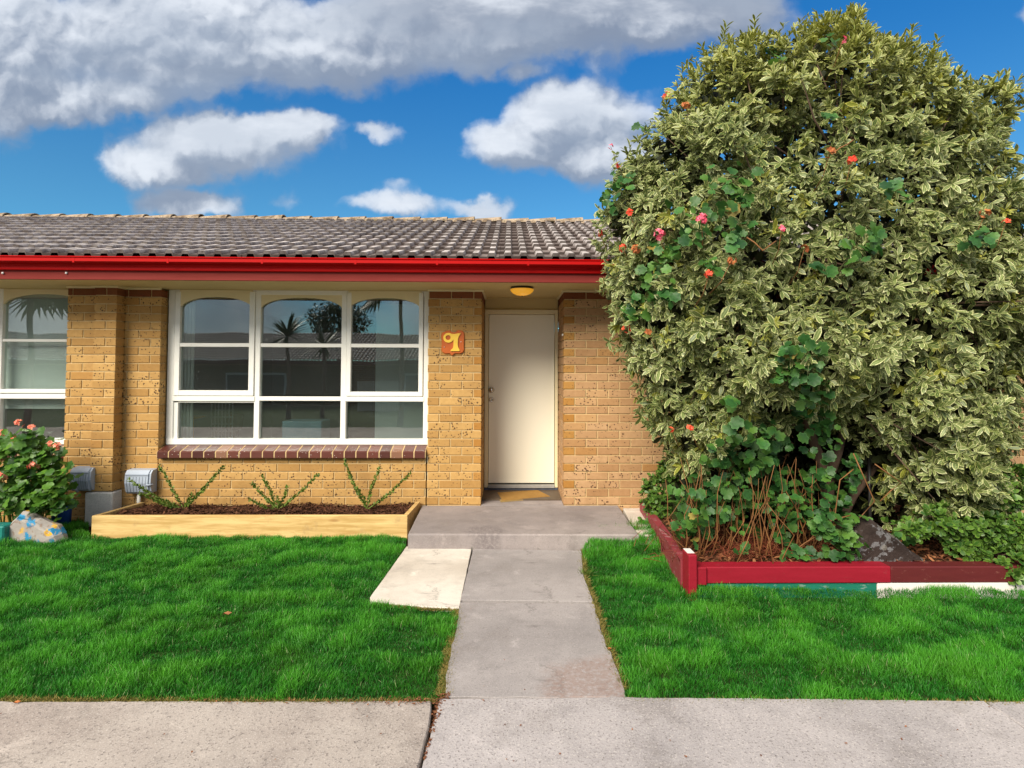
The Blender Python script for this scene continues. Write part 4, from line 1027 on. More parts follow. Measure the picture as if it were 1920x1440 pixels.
# leaf templates
def leaf_tpl(ws=(.15, .62, 1.0, .88, .08), bend=.16, fold=.20, wid=.19):
    tv, info = [], []; k = len(ws)
    for i, w in enumerate(ws):
        y = i / (k - 1); z = -bend * y * y
        for u in (-1, 0, 1):
            tv.append((u * w * wid, y, z + (fold * wid * w * abs(u)))); info.append((u, y))
    tf = [(i * 3 + j, i * 3 + j + 1, i * 3 + j + 4, i * 3 + j + 3) for i in range(k - 1) for j in (0, 1)]
    return tv, tf, info
LEAF = leaf_tpl(); LEAF2 = leaf_tpl((.2, .55, .9, 1.0, .45), .10, .15, .26)
def ger_tpl(n=22, lobes=7):
    tv, info = [(0, 0, 0)], [(0, 0)]
    for r, z in ((.55, .03), (1.0, .10)):
        for i in range(n):
            a = 2 * math.pi * i / n; rr_ = r * (1 + (.12 * math.cos(lobes * a)) * (r > .9)); rr_ *= (1 - .45 * math.exp(-((a - math.pi * 1.5) / .22) ** 2)) if r > .9 else 1
            tv.append((rr_ * math.cos(a), rr_ * math.sin(a), z + (.07 * math.sin(lobes * a) if r > .9 else 0) + .10 * r * math.sin(2 * a) - .05 * (r > .9))); info.append((r, a))
    tf = [(1 + i, 1 + n + i, 1 + n + (i + 1) % n, 1 + (i + 1) % n) for i in range(n)]
    tf += [(0, 1 + (2 * i) % n, 1 + (2 * i + 1) % n, 1 + (2 * i + 2) % n) for i in range(n // 2)]
    return tv, tf, info
GER = ger_tpl()
def place_ger(name, mat, C, Nn, rad, parent, jit=.5):
    N = len(C); nn = np.asarray(Nn) + rng.normal(0, jit, (N, 3)); nn[:, 2] += .25
    nn /= np.linalg.norm(nn, axis=1)[:, None]
    t1 = np.cross(nn, rng.normal(0, 1, (N, 3))); t1 /= np.linalg.norm(t1, axis=1)[:, None]; t2 = np.cross(nn, t1)
    Rm = np.stack([t1, t2, nn], axis=2)
    return scatter(name, mat, *GER, Rm, C, rad * rng.uniform(.5, 1.2, N), rng.random(N), parent)
def blossoms(name, mat, c, rad, k, parent, facing=(0, -1, .3)):
    d = rng.normal(0, 1, (k, 3)) + np.array(facing) * .9; d /= np.linalg.norm(d, axis=1)[:, None]
    cen = np.array(c) + d * rad * rng.uniform(.55, 1.0, (k, 1))
    A = []; Lc = []; 
    for i in range(k):
        a = np.cross(d[i], [0.3, 0.5, 1]); a /= np.linalg.norm(a); b = np.cross(d[i], a)
        for j in range(5):
            th = 2 * math.pi * j / 5 + rng.uniform(-.2, .2); v = a * math.cos(th) + b * math.sin(th) + d[i] * .35
            A.append((v, d[i])); Lc.append(cen[i])
    Y = np.array([v for v, _ in A]); Y /= np.linalg.norm(Y, axis=1)[:, None]; Zd = np.array([z for _, z in A]); Xx = np.cross(Y, Zd); Xx /= np.linalg.norm(Xx, axis=1)[:, None]; Zd = np.cross(Xx, Y)
    Rm = np.stack([Xx, Y, Zd], axis=2)
    tpl = leaf_tpl((.2, .8, 1.0, .6), .1, .1, .34)
    return scatter(name, mat, *tpl, Rm, np.array(Lc), np.full(len(Lc), .020) * rng.uniform(.8, 1.2, len(Lc)), rng.random(len(Lc)), parent)

def young(base, tips, label):
    b = atz(base[0], base[1], bzt - .03); t0 = thing('young_shrub', label, 'shrub', tuple(b), 'young shrubs in the timber bed')
    sm = MB(); LC, LD = [], []
    for k, (px, py, dy) in enumerate(tips):
        e = aty(px, py, b.y + dy); side = Vector((random.uniform(-.02, .02), random.uniform(-.03, .03), 0)); mid = b.lerp(e, .5) + Vector((side.x, side.y, -.02 if abs(e.x - b.x) > .2 else .0))
        pts = [b.lerp(mid, i / 4) if i < 4 else mid.lerp(e, (i - 4) / 4) for i in range(9)]
        sm.tube(pts, [.0055 - .0004 * i for i in range(9)], 6)
        L = (e - b).length; nl = int(L / .0036)
        for i in range(nl):
            t = .12 + .88 * (i / nl); j = min(7, int(t * 8)); p = pts[j].lerp(pts[j + 1], t * 8 - j)
            d = (e - b).normalized(); a = random.uniform(0, 6.28); s1 = d.cross(Vector((0, 1, .1))).normalized(); s2 = d.cross(s1)
            LD.append(d * .75 + (s1 * math.cos(a) + s2 * math.sin(a)) * .8); LC.append(p)
    sm.build('stem', 'stem_green', t0)
    LC = np.array(LC); LD = np.array(LD); N = len(LC)
    scatter('foliage', 'young_leaf', *LEAF2, frames(LD, rng.uniform(-3, 3, N)), LC, rng.uniform(.018, .034, N), rng.random(N), t0)
young((345, 955), [(420, 874, -.02), (299, 873, .05), (240, 898, -.15), (262, 925, -.18), (385, 915, .1), (290, 935, .1), (360, 925, -.1)], 'first young shrub from the left with stems leaning over the meter box')
young((520, 957), [(491, 890, .02), (472, 906, -.06), (540, 912, .05), (597, 888, -.02), (467, 937, -.12), (520, 930, .0)], 'fan shaped young shrub in the middle of the pine bed')
young((688, 956), [(645, 862, .0), (712, 877, .03), (770, 886, -.03), (668, 915, -.08)], 'young shrub with three tall stems at the right end of the pine bed')

# ------------------------------------------------------------------ lawns
ybed = atz(1500, 1113, GZ).y
def MND(x, y):
    a = np.clip((y - (sf.y - .34)) / .34, 0, 1); return .085 * a * a * (3 - 2 * a) * np.clip((x - .62) / .1, .2, 1)
def blades(name, poly, n, label, h=(.026, .056), mat='grass_blade', seed=0, w=.0030, mound=False):
    P = np.array(poly); lo, hi = P.min(0), P.max(0)
    q = rng.uniform(lo, hi, (int(n * 3), 2)); q = q[in_poly(q, poly)][:n]
    N = len(q)
    gx = np.arange(lo[0] - .2, hi[0] + .3, .05); gy = np.arange(lo[1] - .2, hi[1] + .3, .05)
    def grid(s, sd, an=1.0):
        G = np.array([[mnoise.noise(Vector((x * s * an + sd, y * s - sd, sd))) for x in gx] for y in gy])
        fx = (q[:, 0] - gx[0]) / .05; fy = (q[:, 1] - gy[0]) / .05; ix = fx.astype(int); iy = fy.astype(int); fx -= ix; fy -= iy
        return (G[iy, ix] * (1 - fx) + G[iy, ix + 1] * fx) * (1 - fy) + (G[iy + 1, ix] * (1 - fx) + G[iy + 1, ix + 1] * fx) * fy
    cl = grid(5.5, 1.7 + seed, .5); cl2 = grid(15, 5.2 + seed, .6); lx_ = grid(3, 9.1); ly_ = grid(3, 14.3)
    clump = np.clip(.5 + cl * .9 + cl2 * 1.0, 0, 1)
    ed = edge_dist(q, poly)
    hh = rng.uniform(*h, N) * (.42 + .95 * clump) * np.clip(.62 + ed * 6, .62, 1)
    ang = rng.uniform(0, 2 * np.pi, N); lean = np.abs(rng.normal(.42, .32, N))
    d = np.c_[np.cos(ang) * lean + lx_ * .40, np.sin(ang) * lean + ly_ * .40, np.ones(N)]
    Rm = frames(d, rng.uniform(-3.1, 3.1, N))
    tv = [(-1, 0, 0), (1, 0, 0), (-.8, .45, .0), (.8, .45, .0), (-.45, .8, .10), (.45, .8, .10), (0, 1, .28)]
    tf = [(0, 1, 3), (0, 3, 2), (2, 3, 5), (2, 5, 4), (4, 5, 6)]
    info = [(-1, 0), (1, 0), (-1, .45), (1, .45), (-1, .8), (1, .8), (0, 1)]
    sc = np.c_[rng.uniform(.7, 1.35, N) * w / 2, hh, hh * rng.uniform(.4, 1.6, N)]
    zb = GZ - .030 + .018 * clump
    if mound: zb = zb + MND(q[:, 0], q[:, 1]) + .048 * np.clip((q[:, 1] - (q[:, 1].max() * 0 + ybed - .30)) / .28, 0, 1) * np.clip((q[:, 0] - 1.2) / .15, 0, 1)
    o = scatter(name, mat, tv, tf, info, Rm, np.c_[q, zb], sc, rng.random(N), None, smooth=False, tint=np.clip((clump - .35) * 1.3 + rng.normal(0, .12, N), 0, 1))
    return tag(o, label, 'lawn', kind='stuff')
lawnL = PZ([(-420, 1312), (0, 1308), (400, 1311), (640, 1313), (800, 1311), (812, 1306), (832, 1303), (842, 1228), (857, 1170), (857, 1140), (800, 1138), (715, 1130), (694, 1127), (692, 1118), (760, 1024), (763, 1004), (400, 1004), (168, 1004), (165, 970), (162, 942), (128, 955), (95, 968), (30, 985), (-60, 1010), (-420, 1080)])
lawnR = PZ([(1113, 1003), (1092, 1034), (1096, 1080), (1116, 1130), (1134, 1190), (1153, 1235), (1168, 1275), (1177, 1310), (1500, 1312), (2700, 1321), (2700, 1116), (1650, 1114), (1303, 1112), (1290, 1090), (1258, 1050), (1230, 1012), (1205, 996)])
for nm, pl_ in (('lawn_ground', lawnL), ('lawn_ground', lawnR)):
    m = MB(); m.prism(pl_ if sum(pl_[i][0] * pl_[(i + 1) % len(pl_)][1] - pl_[(i + 1) % len(pl_)][0] * pl_[i][1] for i in range(len(pl_))) > 0 else pl_[::-1], GZ - .09, GZ - .028)
    struct(m.build(nm, 'lawn_base'))
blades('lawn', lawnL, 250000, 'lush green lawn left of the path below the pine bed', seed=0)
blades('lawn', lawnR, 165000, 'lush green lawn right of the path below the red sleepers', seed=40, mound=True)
gxs = np.linspace(.66, 1.38, 13); gys = np.linspace(sf.y - .34, sf.y - .01, 9)
m = MB(); m.add([(x, y, GZ - .05 + float(MND(x, y))) for y in gys for x in gxs], [(j * 13 + i, j * 13 + i + 1, j * 13 + i + 14, j * 13 + i + 13) for j in range(8) for i in range(12)])
m.add([(gxs[0], gys[-1], GZ - .3), (gxs[-1], gys[-1], GZ - .3), (gxs[-1], gys[-1], GZ + .02), (gxs[0], gys[-1], GZ + .02)], [(0, 1, 2, 3)]); struct(m.build('lawn_ground', 'lawn_base'))
# dry and mossy fringe along the path
fr = []
def fringe(pts, wd, n, label, h=(.008, .03)):
    P = [Vector(p) for p in PZ(pts)]; S = []
    segs = [(P[i], P[i + 1]) for i in range(len(P) - 1)]; Ls = np.array([(b - a).length for a, b in segs]); pr = Ls / Ls.sum()
    k = rng.choice(len(segs), n, p=pr); t = rng.random(n); off = rng.normal(0, wd, n)
    for i in range(n):
        a, b = segs[k[i]]; p = a.lerp(b, t[i]); d = (b - a).normalized(); S.append((p.x - d.y * off[i], p.y + d.x * off[i]))
    q = np.array(S); ang = rng.uniform(0, 6.28, n); dd = np.c_[np.cos(ang) * .9, np.sin(ang) * .9, rng.uniform(.1, 1.1, n)]
    hh = rng.uniform(*h, n)
    tv = [(-1, 0, 0), (1, 0, 0), (-.7, .5, .0), (.7, .5, .0), (0, 1, -.1), (0, 1, -.1)]
    o = scatter('edge_growth', 'dry_blade', tv, [(0, 1, 3, 2), (2, 3, 5, 4)], [(0, 0)] * 6, frames(dd, rng.uniform(-3, 3, n)), np.c_[q, np.full(n, GZ - .012)], np.c_[np.full(n, .0022), hh, hh], rng.random(n), None, smooth=False)
    tag(o, label, 'weeds', kind='stuff')
fringe([(858, 1142), (856, 1175), (842, 1230), (833, 1303)], .018, 5500, 'mossy dry growth along the left path edge')
fringe([(862, 1140), (790, 1139), (700, 1130)], .010, 1500, 'dry thatch along the front of the pale slab')
fringe([(1113, 1006), (1093, 1032), (1096, 1080), (1116, 1132), (1150, 1235), (1170, 1290)], .013, 3500, 'straw coloured weeds along the right path edge', (.01, .045))
fringe([(0, 1308), (400, 1311), (640, 1313), (815, 1310)], .010, 4500, 'dry thatch where the left lawn meets the concrete')
fringe([(1175, 1312), (1500, 1313), (1920, 1316)], .010, 3000, 'dry thatch where the right lawn meets the concrete')
def tuft(px, py, z, n, h, label, spread=.02, mat='dry_blade', lean=.5):
    b = atz(px, py, z); ang = rng.uniform(0, 6.28, n); l = np.abs(rng.normal(0, lean, n)); d = np.c_[np.cos(ang) * l, np.sin(ang) * l, np.ones(n)]
    hh = rng.uniform(.5, 1, n) * h
    tv = [(-1, 0, 0), (1, 0, 0), (-.8, .5, -.05), (.8, .5, -.05), (0, 1, -.25), (0, 1, -.25)]
    o = scatter('grass_tuft', mat, tv, [(0, 1, 3, 2), (2, 3, 5, 4)], [(0, 0), (0, 0), (0, .5), (0, .5), (0, 1), (0, 1)], frames(d, rng.uniform(-3, 3, n)), np.c_[b.x + rng.normal(0, spread, n), b.y + rng.normal(0, spread, n), np.full(n, z - .01)], np.c_[np.full(n, .0022), hh, hh], rng.random(n) * .9, None, smooth=False)
    tag(o, label, 'grass tuft', 'weed tufts in the concrete joints')
tuft(1190, 990, -.03, 60, .13, 'tall grass tuft in the joint beside the maroon side plank', .05, 'young_leaf')
tuft(1112, 1020, GZ, 50, .13, 'grass tuft at the right corner of the concrete step', .03, 'young_leaf')
tuft(884, 1029, GZ, 26, .04, 'small green weed at the top of the joint below the step', .01, 'young_leaf', 1.2)
tuft(1100, 1075, GZ, 50, .09, 'sprawling weed tuft at the right path edge', .02, 'young_leaf', 1.4)

# litter in the driveway joint
cr = [Vector(p) for p in PZ([(838, 1300), (826, 1318), (818, 1345), (806, 1390), (796, 1425)])]
jp = []
for i in range(420):
    t = random.random() ** 1.5; k = min(3, int(t * 4)); p = cr[k].lerp(cr[k + 1], t * 4 - k); w = .020 * (1 - t) + .004
    jp.append((p.x + random.gauss(0, w * .6), p.y + random.gauss(0, .004)))
jp = np.array(jp); N = len(jp); d = rng.normal(0, 1, (N, 3)); d[:, 2] *= .3
o = scatter('leaf_litter', 'dead_leaf', [(-.3, -.5, 0), (.3, -.4, .1), (.25, .5, 0), (-.3, .4, .12)], [(0, 1, 2, 3)], [(0, 0)] * 4, frames(d), np.c_[jp, rng.uniform(GZ - .012, GZ + .004, N)], rng.uniform(.005, .014, N), rng.random(N) * .7, None, smooth=False)
tag(o, 'crumbled brown leaf litter in the concrete joint', 'litter', kind='stuff')
q = np.r_[np.array(PZ([(random.gauss(600, 130), random.gauss(1316, 3)) for _ in range(60)])), np.array(PZ([(random.gauss(770, 40), random.gauss(1316, 4)) for _ in range(90)])), np.array(PZ([(random.uniform(0, 1900), random.uniform(1320, 1430)) for _ in range(26)])), np.array(PZ([(random.uniform(870, 1140), random.uniform(1040, 1300)) for _ in range(10)]))]
N = len(q); d = rng.normal(0, 1, (N, 3)); d[:, 2] *= .15
o = scatter('leaf_litter', 'dead_leaf', [(-.3, -.5, 0), (.3, -.4, .1), (.25, .5, 0), (-.3, .4, .12)], [(0, 1, 2, 3)], [(0, 0)] * 4, frames(d), np.c_[q, np.full(N, GZ + .004)], rng.uniform(.004, .013, N), rng.random(N), None, smooth=False)
tag(o, 'tiny dry leaf crumbs strewn on the concrete', 'litter', kind='stuff')
def fallen(px, py, z, s, label, mat='dead_leaf', a=.5):
    b = atz(px, py, z); m = MB(); ou = []
    for i in range(14):
        t = 2 * math.pi * i / 14; r = s * (1 + .35 * math.cos(3 * t)) * (.6 if i % 2 else 1); ou.append((b.x + r * math.cos(t + a), b.y + r * .8 * math.sin(t + a), z + .008 + .3 * s * math.sin(2 * t)))
    m.add([(b.x, b.y, z + .004)] + ou, [(0, 1 + i, 1 + (i + 1) % 14) for i in range(14)], (0, 0, .8))
    m.add([(b.x, b.y, z + .002)] + [(x, y, zq - .0012) for x, y, zq in ou], [(0, 1 + (i + 1) % 14, 1 + i) for i in range(14)], (0, 0, .8))
    tag(m.build('fallen_leaf', mat), label, 'leaf')
fallen(30, 1319, GZ, .014, 'pale pink fallen leaf on the concrete at far left', 'petal_dry')
fallen(424, 1152, GZ + .02, .026, 'brown fallen leaf lying on the left lawn')
fallen(1143, 1218, GZ, .010, 'yellowish fallen leaf at the right path edge', 'petal_dry')

# ------------------------------------------------------------------ red sleeper bed
yb = atz(1500, 1113, GZ).y; zr1 = aty(1500, 1063, yb).z; zr0 = aty(1500, 1094, yb).z
sx0 = aty(1325, 1080, yb).x; sx1 = aty(1671, 1080, yb).x
sbx = aty(1304, 1080, yb).x
sbed = thing('sleeper_bed', 'raised garden bed edged with red, maroon, green and white painted sleepers', 'garden bed', (sx1, yb + .5, GZ))
m = MB(); m.box(sx0, sx1, yb, yb + .12, zr0, zr1, b=.006); m.build('sleeper', 'red_plank', sbed)['label'] = 'bright crimson sleeper'
m = MB(); m.box(sx1 + .003, 7.5, yb + .002, yb + .12, zr0, zr1 - .002, b=.006); m.build('sleeper', 'maroon_plank', sbed)['label'] = 'dark maroon sleeper'
gx1 = aty(1646, 1100, yb).x
m = MB(); m.box(sbx + .01, gx1, yb + .012, yb + .11, GZ - .06, zr0 - .003, b=.004); m.build('lower_board', 'green_plank', sbed)['label'] = 'green lower board'
m = MB(); m.box(gx1 + .004, 7.5, yb + .008, yb + .11, GZ - .06, zr0 - .003, b=.004); m.build('lower_board', 'white_plank', sbed)['label'] = 'white lower board'
m = MB(); m.box(sbx + .004, sx0 - .004, yb - .02, yb + .12, zr0 - .005, zr1 + .004, b=.006); m.build('block', 'red_plank', sbed)
m = MB(); pa = atz(1301, 1108, GZ); pz = aty(1300, 1040, yb - .03).z
m.box(sbx - .06, sbx + .0, yb - .045, yb + .11, GZ - .07, pz, b=.007); m.build('corner_post', 'red_plank', sbed)
m = MB(); m.box(sbx - .056, sbx - .006, yb + .0, yb + .10, pz + .0005, pz + .004); m.build('post_cap', 'white_plank', sbed)
bk = atz(1206, 966, .05)
m = MB(); beam(m, (sbx - .035, yb + .115), (X(1207, -.15, 970), -.12), .07, GZ - .07, zr1 + .01); m.build('side_sleeper', 'worn_plank', sbed)['label'] = 'weathered maroon side sleeper with flaking paint'
m = MB(); bedpoly = [(sbx + .0, yb + .12), (7.4, yb + .12), (7.4, -.12), (X(1207, -.15, 970) + .03, -.12)]
m.prism(bedpoly, GZ - .05, zr1 - .03); m.build('bed_soil', 'soil', sbed)
BZ = zr1 - .03
lit = [(sbx + .05, yb + .13), (5.5, yb + .13), (5.5, -.2), (X(1207, -.15, 970) + .05, -.2)]
o = chips('leaf_litter', lit, BZ, 9000, .055, 'dead_leaf', .03, label='reddish brown dead leaf litter covering the sleeper bed')
# dead twig tangle
tw = MB()
for i in range(420):
    p = Vector(atz(random.gauss(1400, 75), random.gauss(1028, 14), BZ + .02)); p.y = max(p.y, yb + .14)
    a = random.uniform(0, 6.28); L = random.uniform(.05, .22); e = p + Vector((math.cos(a) * L, math.sin(a) * L * .6, random.uniform(-.02, .12)))
    mid = p.lerp(e, .5) + Vector((random.uniform(-.03, .03), random.uniform(-.02, .02), random.uniform(0, .05)))
    tw.tube([p, mid, e], [.0022, .0018, .001], 4)
tag(tw.build('dead_twigs', 'stem_red'), 'tangle of red brown dead twigs behind the crimson sleeper', 'twigs', kind='stuff')

# rock
def rock(name, mat, outline, y0, y1, label, seed=0, cat='rock'):
    m = MB(); k = len(outline); v = []; L = 5
    for j in range(L):
        t = j / (L - 1); y = y0 + (y1 - y0) * t; s = 1 - .30 * abs(t - .35) ** 1.5 * 2
        cx = sum(p[0] for p in outline) / k; z0_ = min(p[1] for p in outline)
        for i, (x, z) in enumerate(outline):
            nn = mnoise.noise(Vector((x * 9 + seed, z * 9, y * 9))) * .02
            v.append((cx + (x - cx) * s + nn, y + nn, z0_ + (z - z0_) * s + nn * .6))
    f = [tuple(range(k))[::-1], tuple(range((L - 1) * k, L * k))] + [(j * k + i, j * k + (i + 1) % k, (j + 1) * k + (i + 1) % k, (j + 1) * k + i) for j in range(L - 1) for i in range(k)]
    m.add(v, f); o = m.build(name, mat); return tag(o, label, cat)
yrk = yb + .20
def OL(pts, y): return [(aty(a, b, y).x, aty(a, b, y).z) for a, b in pts]
rock('rock', 'rock', OL([(1578, 1062), (1582, 1030), (1592, 1005), (1603, 985), (1612, 968), (1622, 965), (1636, 972), (1655, 988), (1680, 1008), (1705, 1028), (1728, 1044), (1742, 1056), (1742, 1064), (1650, 1066)], yrk), yrk - .05, yrk + .12, 'dark triangular rock with pale lichen behind the maroon sleeper')

# ------------------------------------------------------------------ big variegated shrub
YS = -1.30
sil = [(1235, 905), (1232, 850), (1205, 815), (1180, 780), (1172, 720), (1160, 660), (1150, 600), (1135, 540), (1138, 470), (1130, 400), (1145, 340), (1158, 285), (1186, 235), (1212, 195), (1238, 152), (1262, 118), (1290, 84), (1340, 60), (1400, 52), (1450, 44), (1500, 28), (1535, 12), (1570, -8), (1600, 10), (1622, 48), (1665, 68), (1710, 92), (1745, 120), (1790, 150), (1825, 140), (1870, 130), (1905, 170), (1912, 205), (1895, 245), (1880, 280), (1905, 315), (1935, 380), (1950, 470), (1950, 580), (1935, 680), (1908, 740), (1888, 800), (1885, 860), (1880, 925), (1850, 975), (1790, 1010), (1720, 1015), (1660, 985), (1635, 930), (1610, 860), (1565, 815), (1500, 800), (1450, 815), (1400, 840), (1330, 875), (1290, 910)]
sil = [(a if a < 1450 else 1450 + (a - 1450) * (.90 if b < 330 else .945), b if b > 640 else 640 + (b - 640) * .955) for a, b in sil]
sil = [(a - 26 if (a < 1300 and 300 < b < 720) else a, b) for a, b in sil]
silw = [(aty(a, b, YS).x, aty(a, b, YS).z) for a, b in sil]
cen2 = np.array(silw).mean(0); silw = [tuple(cen2 + (np.array(p) - cen2) * .965) for p in silw]
shrub = thing('variegated_shrub', 'huge rounded shrub with cream edged leaves growing in the sleeper bed', 'shrub', (atz(1548, 1000, BZ).x, YS, BZ))
def shell(n, thick_front=1.05, thick_back=.9, inset=(0.0, .18), lumps=True):
    P = np.array(silw); lo, hi = P.min(0), P.max(0); out = []
    q = rng.uniform(lo, hi, (n * 3, 2)); q = q[in_poly(q, silw)]; d = edge_dist(q, silw)
    Rr = .95; k = np.clip(d / Rr, 0, 1); prof = np.sqrt(1 - (1 - k) ** 2)
    # denser where the surface turns away
    acc = rng.random(len(q)) < np.clip(.45 + .55 * (1 - k), 0, 1); q, d, k, prof = q[acc][:n], d[acc][:n], k[acc][:n], prof[acc][:n]
    return q, d, k, prof
def grad_edge(q):
    e = .03; dx = edge_dist(q + [e, 0], silw) - edge_dist(q - [e, 0], silw); dz = edge_dist(q + [0, e], silw) - edge_dist(q - [0, e], silw)
    gvec = np.c_[dx, dz] / (2 * e); return gvec
def shrub_points(n, side):
    q, d, k, prof = shell(n); gv = grad_edge(q); N = len(q)
    T = .85 if side < 0 else .8
    lump = np.array([mnoise.noise(Vector((a * 2.3, b * 2.3, side * 3))) * .22 + mnoise.noise(Vector((a * 5.0, b * 5.0, 4 + side))) * .20 for a, b in q])
    y = YS + side * (T * prof + lump * np.clip(k * 3, .2, 1) * 1.0)
    slope = (1 - k) / np.maximum(prof, .12) * T / .95
    nrm = np.c_[-gv[:, 0] * slope, np.full(N, side * 1.0), -gv[:, 1] * slope]
    nrm /= np.linalg.norm(nrm, axis=1)[:, None]
    return np.c_[q[:, 0], y, q[:, 1]], nrm, lump
PF, NF, LF = shrub_points(10000, -1); PB, NB, LB = shrub_points(1500, 1)
PC, NC = np.r_[PF, PB], np.r_[NF, NB]
gapn = np.array([mnoise.noise(Vector(tuple(p * 5.0))) + .6 * mnoise.noise(Vector(tuple(p * 11.0))) for p in PC])
sink = np.where(gapn < -.12, .22, 0) + rng.random(len(PC)) ** 1.3 * .16
keep = ~((gapn < -.12) & (rng.random(len(PC)) < .50)); PC, NC, sink = PC[keep], NC[keep], sink[keep]
PC = PC - NC * sink[:, None] + rng.normal(0, .02, PC.shape)
top = np.clip((PC[:, 2] - 3.1) / 1.2, 0, 1)
NL = rng.integers(7, 12, len(PC)); idx = np.repeat(np.arange(len(PC)), NL)
ax = NC + rng.normal(0, .38, NC.shape) + np.c_[np.zeros(len(PC)), np.zeros(len(PC)), .25 + .55 * top]
ax /= np.linalg.norm(ax, axis=1)[:, None]; ax = ax[idx]; N = len(idx)
t1 = np.cross(ax, rng.normal(0, 1, (N, 3))); t1 /= np.linalg.norm(t1, axis=1)[:, None]
opn = rng.uniform(.55, 1.60, N); opn = np.where(rng.random(N) < .15, rng.uniform(0.05, .4, N), opn) * (1 - .35 * top[idx])
d = ax * np.cos(opn)[:, None] + t1 * np.sin(opn)[:, None]; d[:, 2] -= .34 * (1 - top[idx])
zax = ax - d * np.sum(ax * d, axis=1)[:, None] / np.sum(d * d, axis=1)[:, None]
d /= np.linalg.norm(d, axis=1)[:, None]; zax /= (np.linalg.norm(zax, axis=1)[:, None] + 1e-9); xa = np.cross(d, zax)
tw_ = rng.normal(0, .35, N)[:, None]; xa, zax = xa * np.cos(tw_) + zax * np.sin(tw_), zax * np.cos(tw_) - xa * np.sin(tw_)
Rm = np.stack([xa, d, zax], axis=2)
rs_ = rng.uniform(.55, 1.30, len(PC)) * np.where(rng.random(len(PC)) < .06, 1.25, 1); ln = (.073 * rs_[idx]) * rng.uniform(.65, 1.2, N) * (1 - .12 * top[idx])
wd_ = ln * rng.uniform(.62, 1.08, N) * (1 - .25 * top[idx])
loc = PC[idx] + ax * rng.uniform(-.03, .02, N)[:, None]
yt = np.clip(top[idx] * .85 + rng.normal(0, .10, N) + (rng.random(len(PC)) < .05)[idx] * .8, 0, 1)
scatter('foliage', 'variegated_leaf', *LEAF, Rm, loc, np.c_[wd_, ln, ln], np.clip(rng.normal(.5, .26, len(PC))[idx] + rng.normal(0, .16, N), 0, 1), shrub, tint=yt)
# stray shoots standing out of the crown
sh = rng.choice(np.where((PC[:, 2] > 3.7) & (np.abs(PC[:, 1] - YS) < .55))[0], 46); SL, SD, SS = [], [], []
shm = MB()
for j in sh:
    b = Vector(PC[j]); dr = Vector(tuple(NC[j] + np.array([rng.normal(0, .25), rng.normal(0, .2), .9]))).normalized(); L = rng.uniform(.08, .22)
    shm.tube([b - dr * .1, b + dr * L * .5 + Vector((rng.normal(0, .01), 0, 0)), b + dr * L], [.005, .004, .002], 5)
    for k in range(int(L / .010)):
        t_1 = k * .010; a = k * 2.4; s1 = dr.cross(Vector((0, 1, .2))).normalized(); s2 = dr.cross(s1)
        SL.append(tuple(b + dr * t_1)); SD.append(tuple(dr * .95 + (s1 * math.cos(a) + s2 * math.sin(a)) * .75)); SS.append(rng.uniform(.045, .075))
shm.build('shoot', 'stem_green', shrub)
scatter('shoot_foliage', 'variegated_leaf', *LEAF, frames(np.array(SD)), np.array(SL), np.c_[np.array(SS) * .75, SS, SS], rng.random(len(SL)), shrub, tint=np.full(len(SL), .75))
# inner leaves, coloured dark so gaps in the crown read as deep shade
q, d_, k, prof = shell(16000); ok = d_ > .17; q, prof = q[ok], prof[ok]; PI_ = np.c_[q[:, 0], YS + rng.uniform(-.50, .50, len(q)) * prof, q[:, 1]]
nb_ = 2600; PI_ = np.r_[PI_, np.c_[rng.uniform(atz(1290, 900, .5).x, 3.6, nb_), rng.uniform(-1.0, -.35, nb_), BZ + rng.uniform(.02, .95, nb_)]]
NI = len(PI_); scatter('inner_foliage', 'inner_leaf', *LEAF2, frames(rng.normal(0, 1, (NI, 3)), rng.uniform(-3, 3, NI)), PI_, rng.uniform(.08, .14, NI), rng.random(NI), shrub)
# trunk and limbs
tr = MB()
def limb(px0, pts, r0, r1):
    P = [Vector(p) for p in pts]; n = len(P); tr.tube(P, [r0 + (r1 - r0) * i / (n - 1) for i in range(n)], 9)
def SP(px, py, dy=0): return aty(px, py, YS + dy)
limb(0, [SP(1546, 1040), SP(1550, 960), SP(1552, 905, .02), SP(1542, 870, .02), SP(1528, 835, .0), SP(1510, 780, -.05), SP(1480, 700, -.1), SP(1440, 560, -.1), SP(1400, 400), SP(1380, 250)], .062, .015)
limb(0, [SP(1552, 900, .02), SP(1570, 850, .05), SP(1590, 780, .1), SP(1620, 640, .1), SP(1640, 450, .1), SP(1600, 200), SP(1580, 60)], .045, .008)
limb(0, [SP(1552, 1030, .1), SP(1600, 930, .1), SP(1680, 820, .1), SP(1760, 640), SP(1800, 400), SP(1850, 220)], .040, .008)
limb(0, [SP(1520, 820, .0), SP(1450, 760, .2), SP(1340, 700, .2), SP(1250, 600, .1), SP(1210, 420)], .030, .006)
for i in range(150):
    j = random.randrange(len(PC)); e = Vector(PC[j]); c = Vector((random.uniform(2.0, 3.2), YS + random.uniform(-.2, .2), random.uniform(1.4, 3.4)))
    s = e.lerp(c, random.uniform(.25, .55)); mid = s.lerp(e, .5) + Vector((random.uniform(-.08, .08), random.uniform(-.08, .08), random.uniform(-.08, .05)))
    tr.tube([s, mid, e], [.010, .007, .003], 5)
tr.build('trunk', 'bark', shrub)
m = MB(); a = atz(1632, 1010, BZ); m.tube([(a.x, a.y, BZ - .05), (a.x + .012, a.y + .02, aty(1636, 860, a.y).z)], .014, 8)
tag(m.build('stake', 'dark_metal'), 'thin dark metal stake rising behind the triangular rock', 'stake')

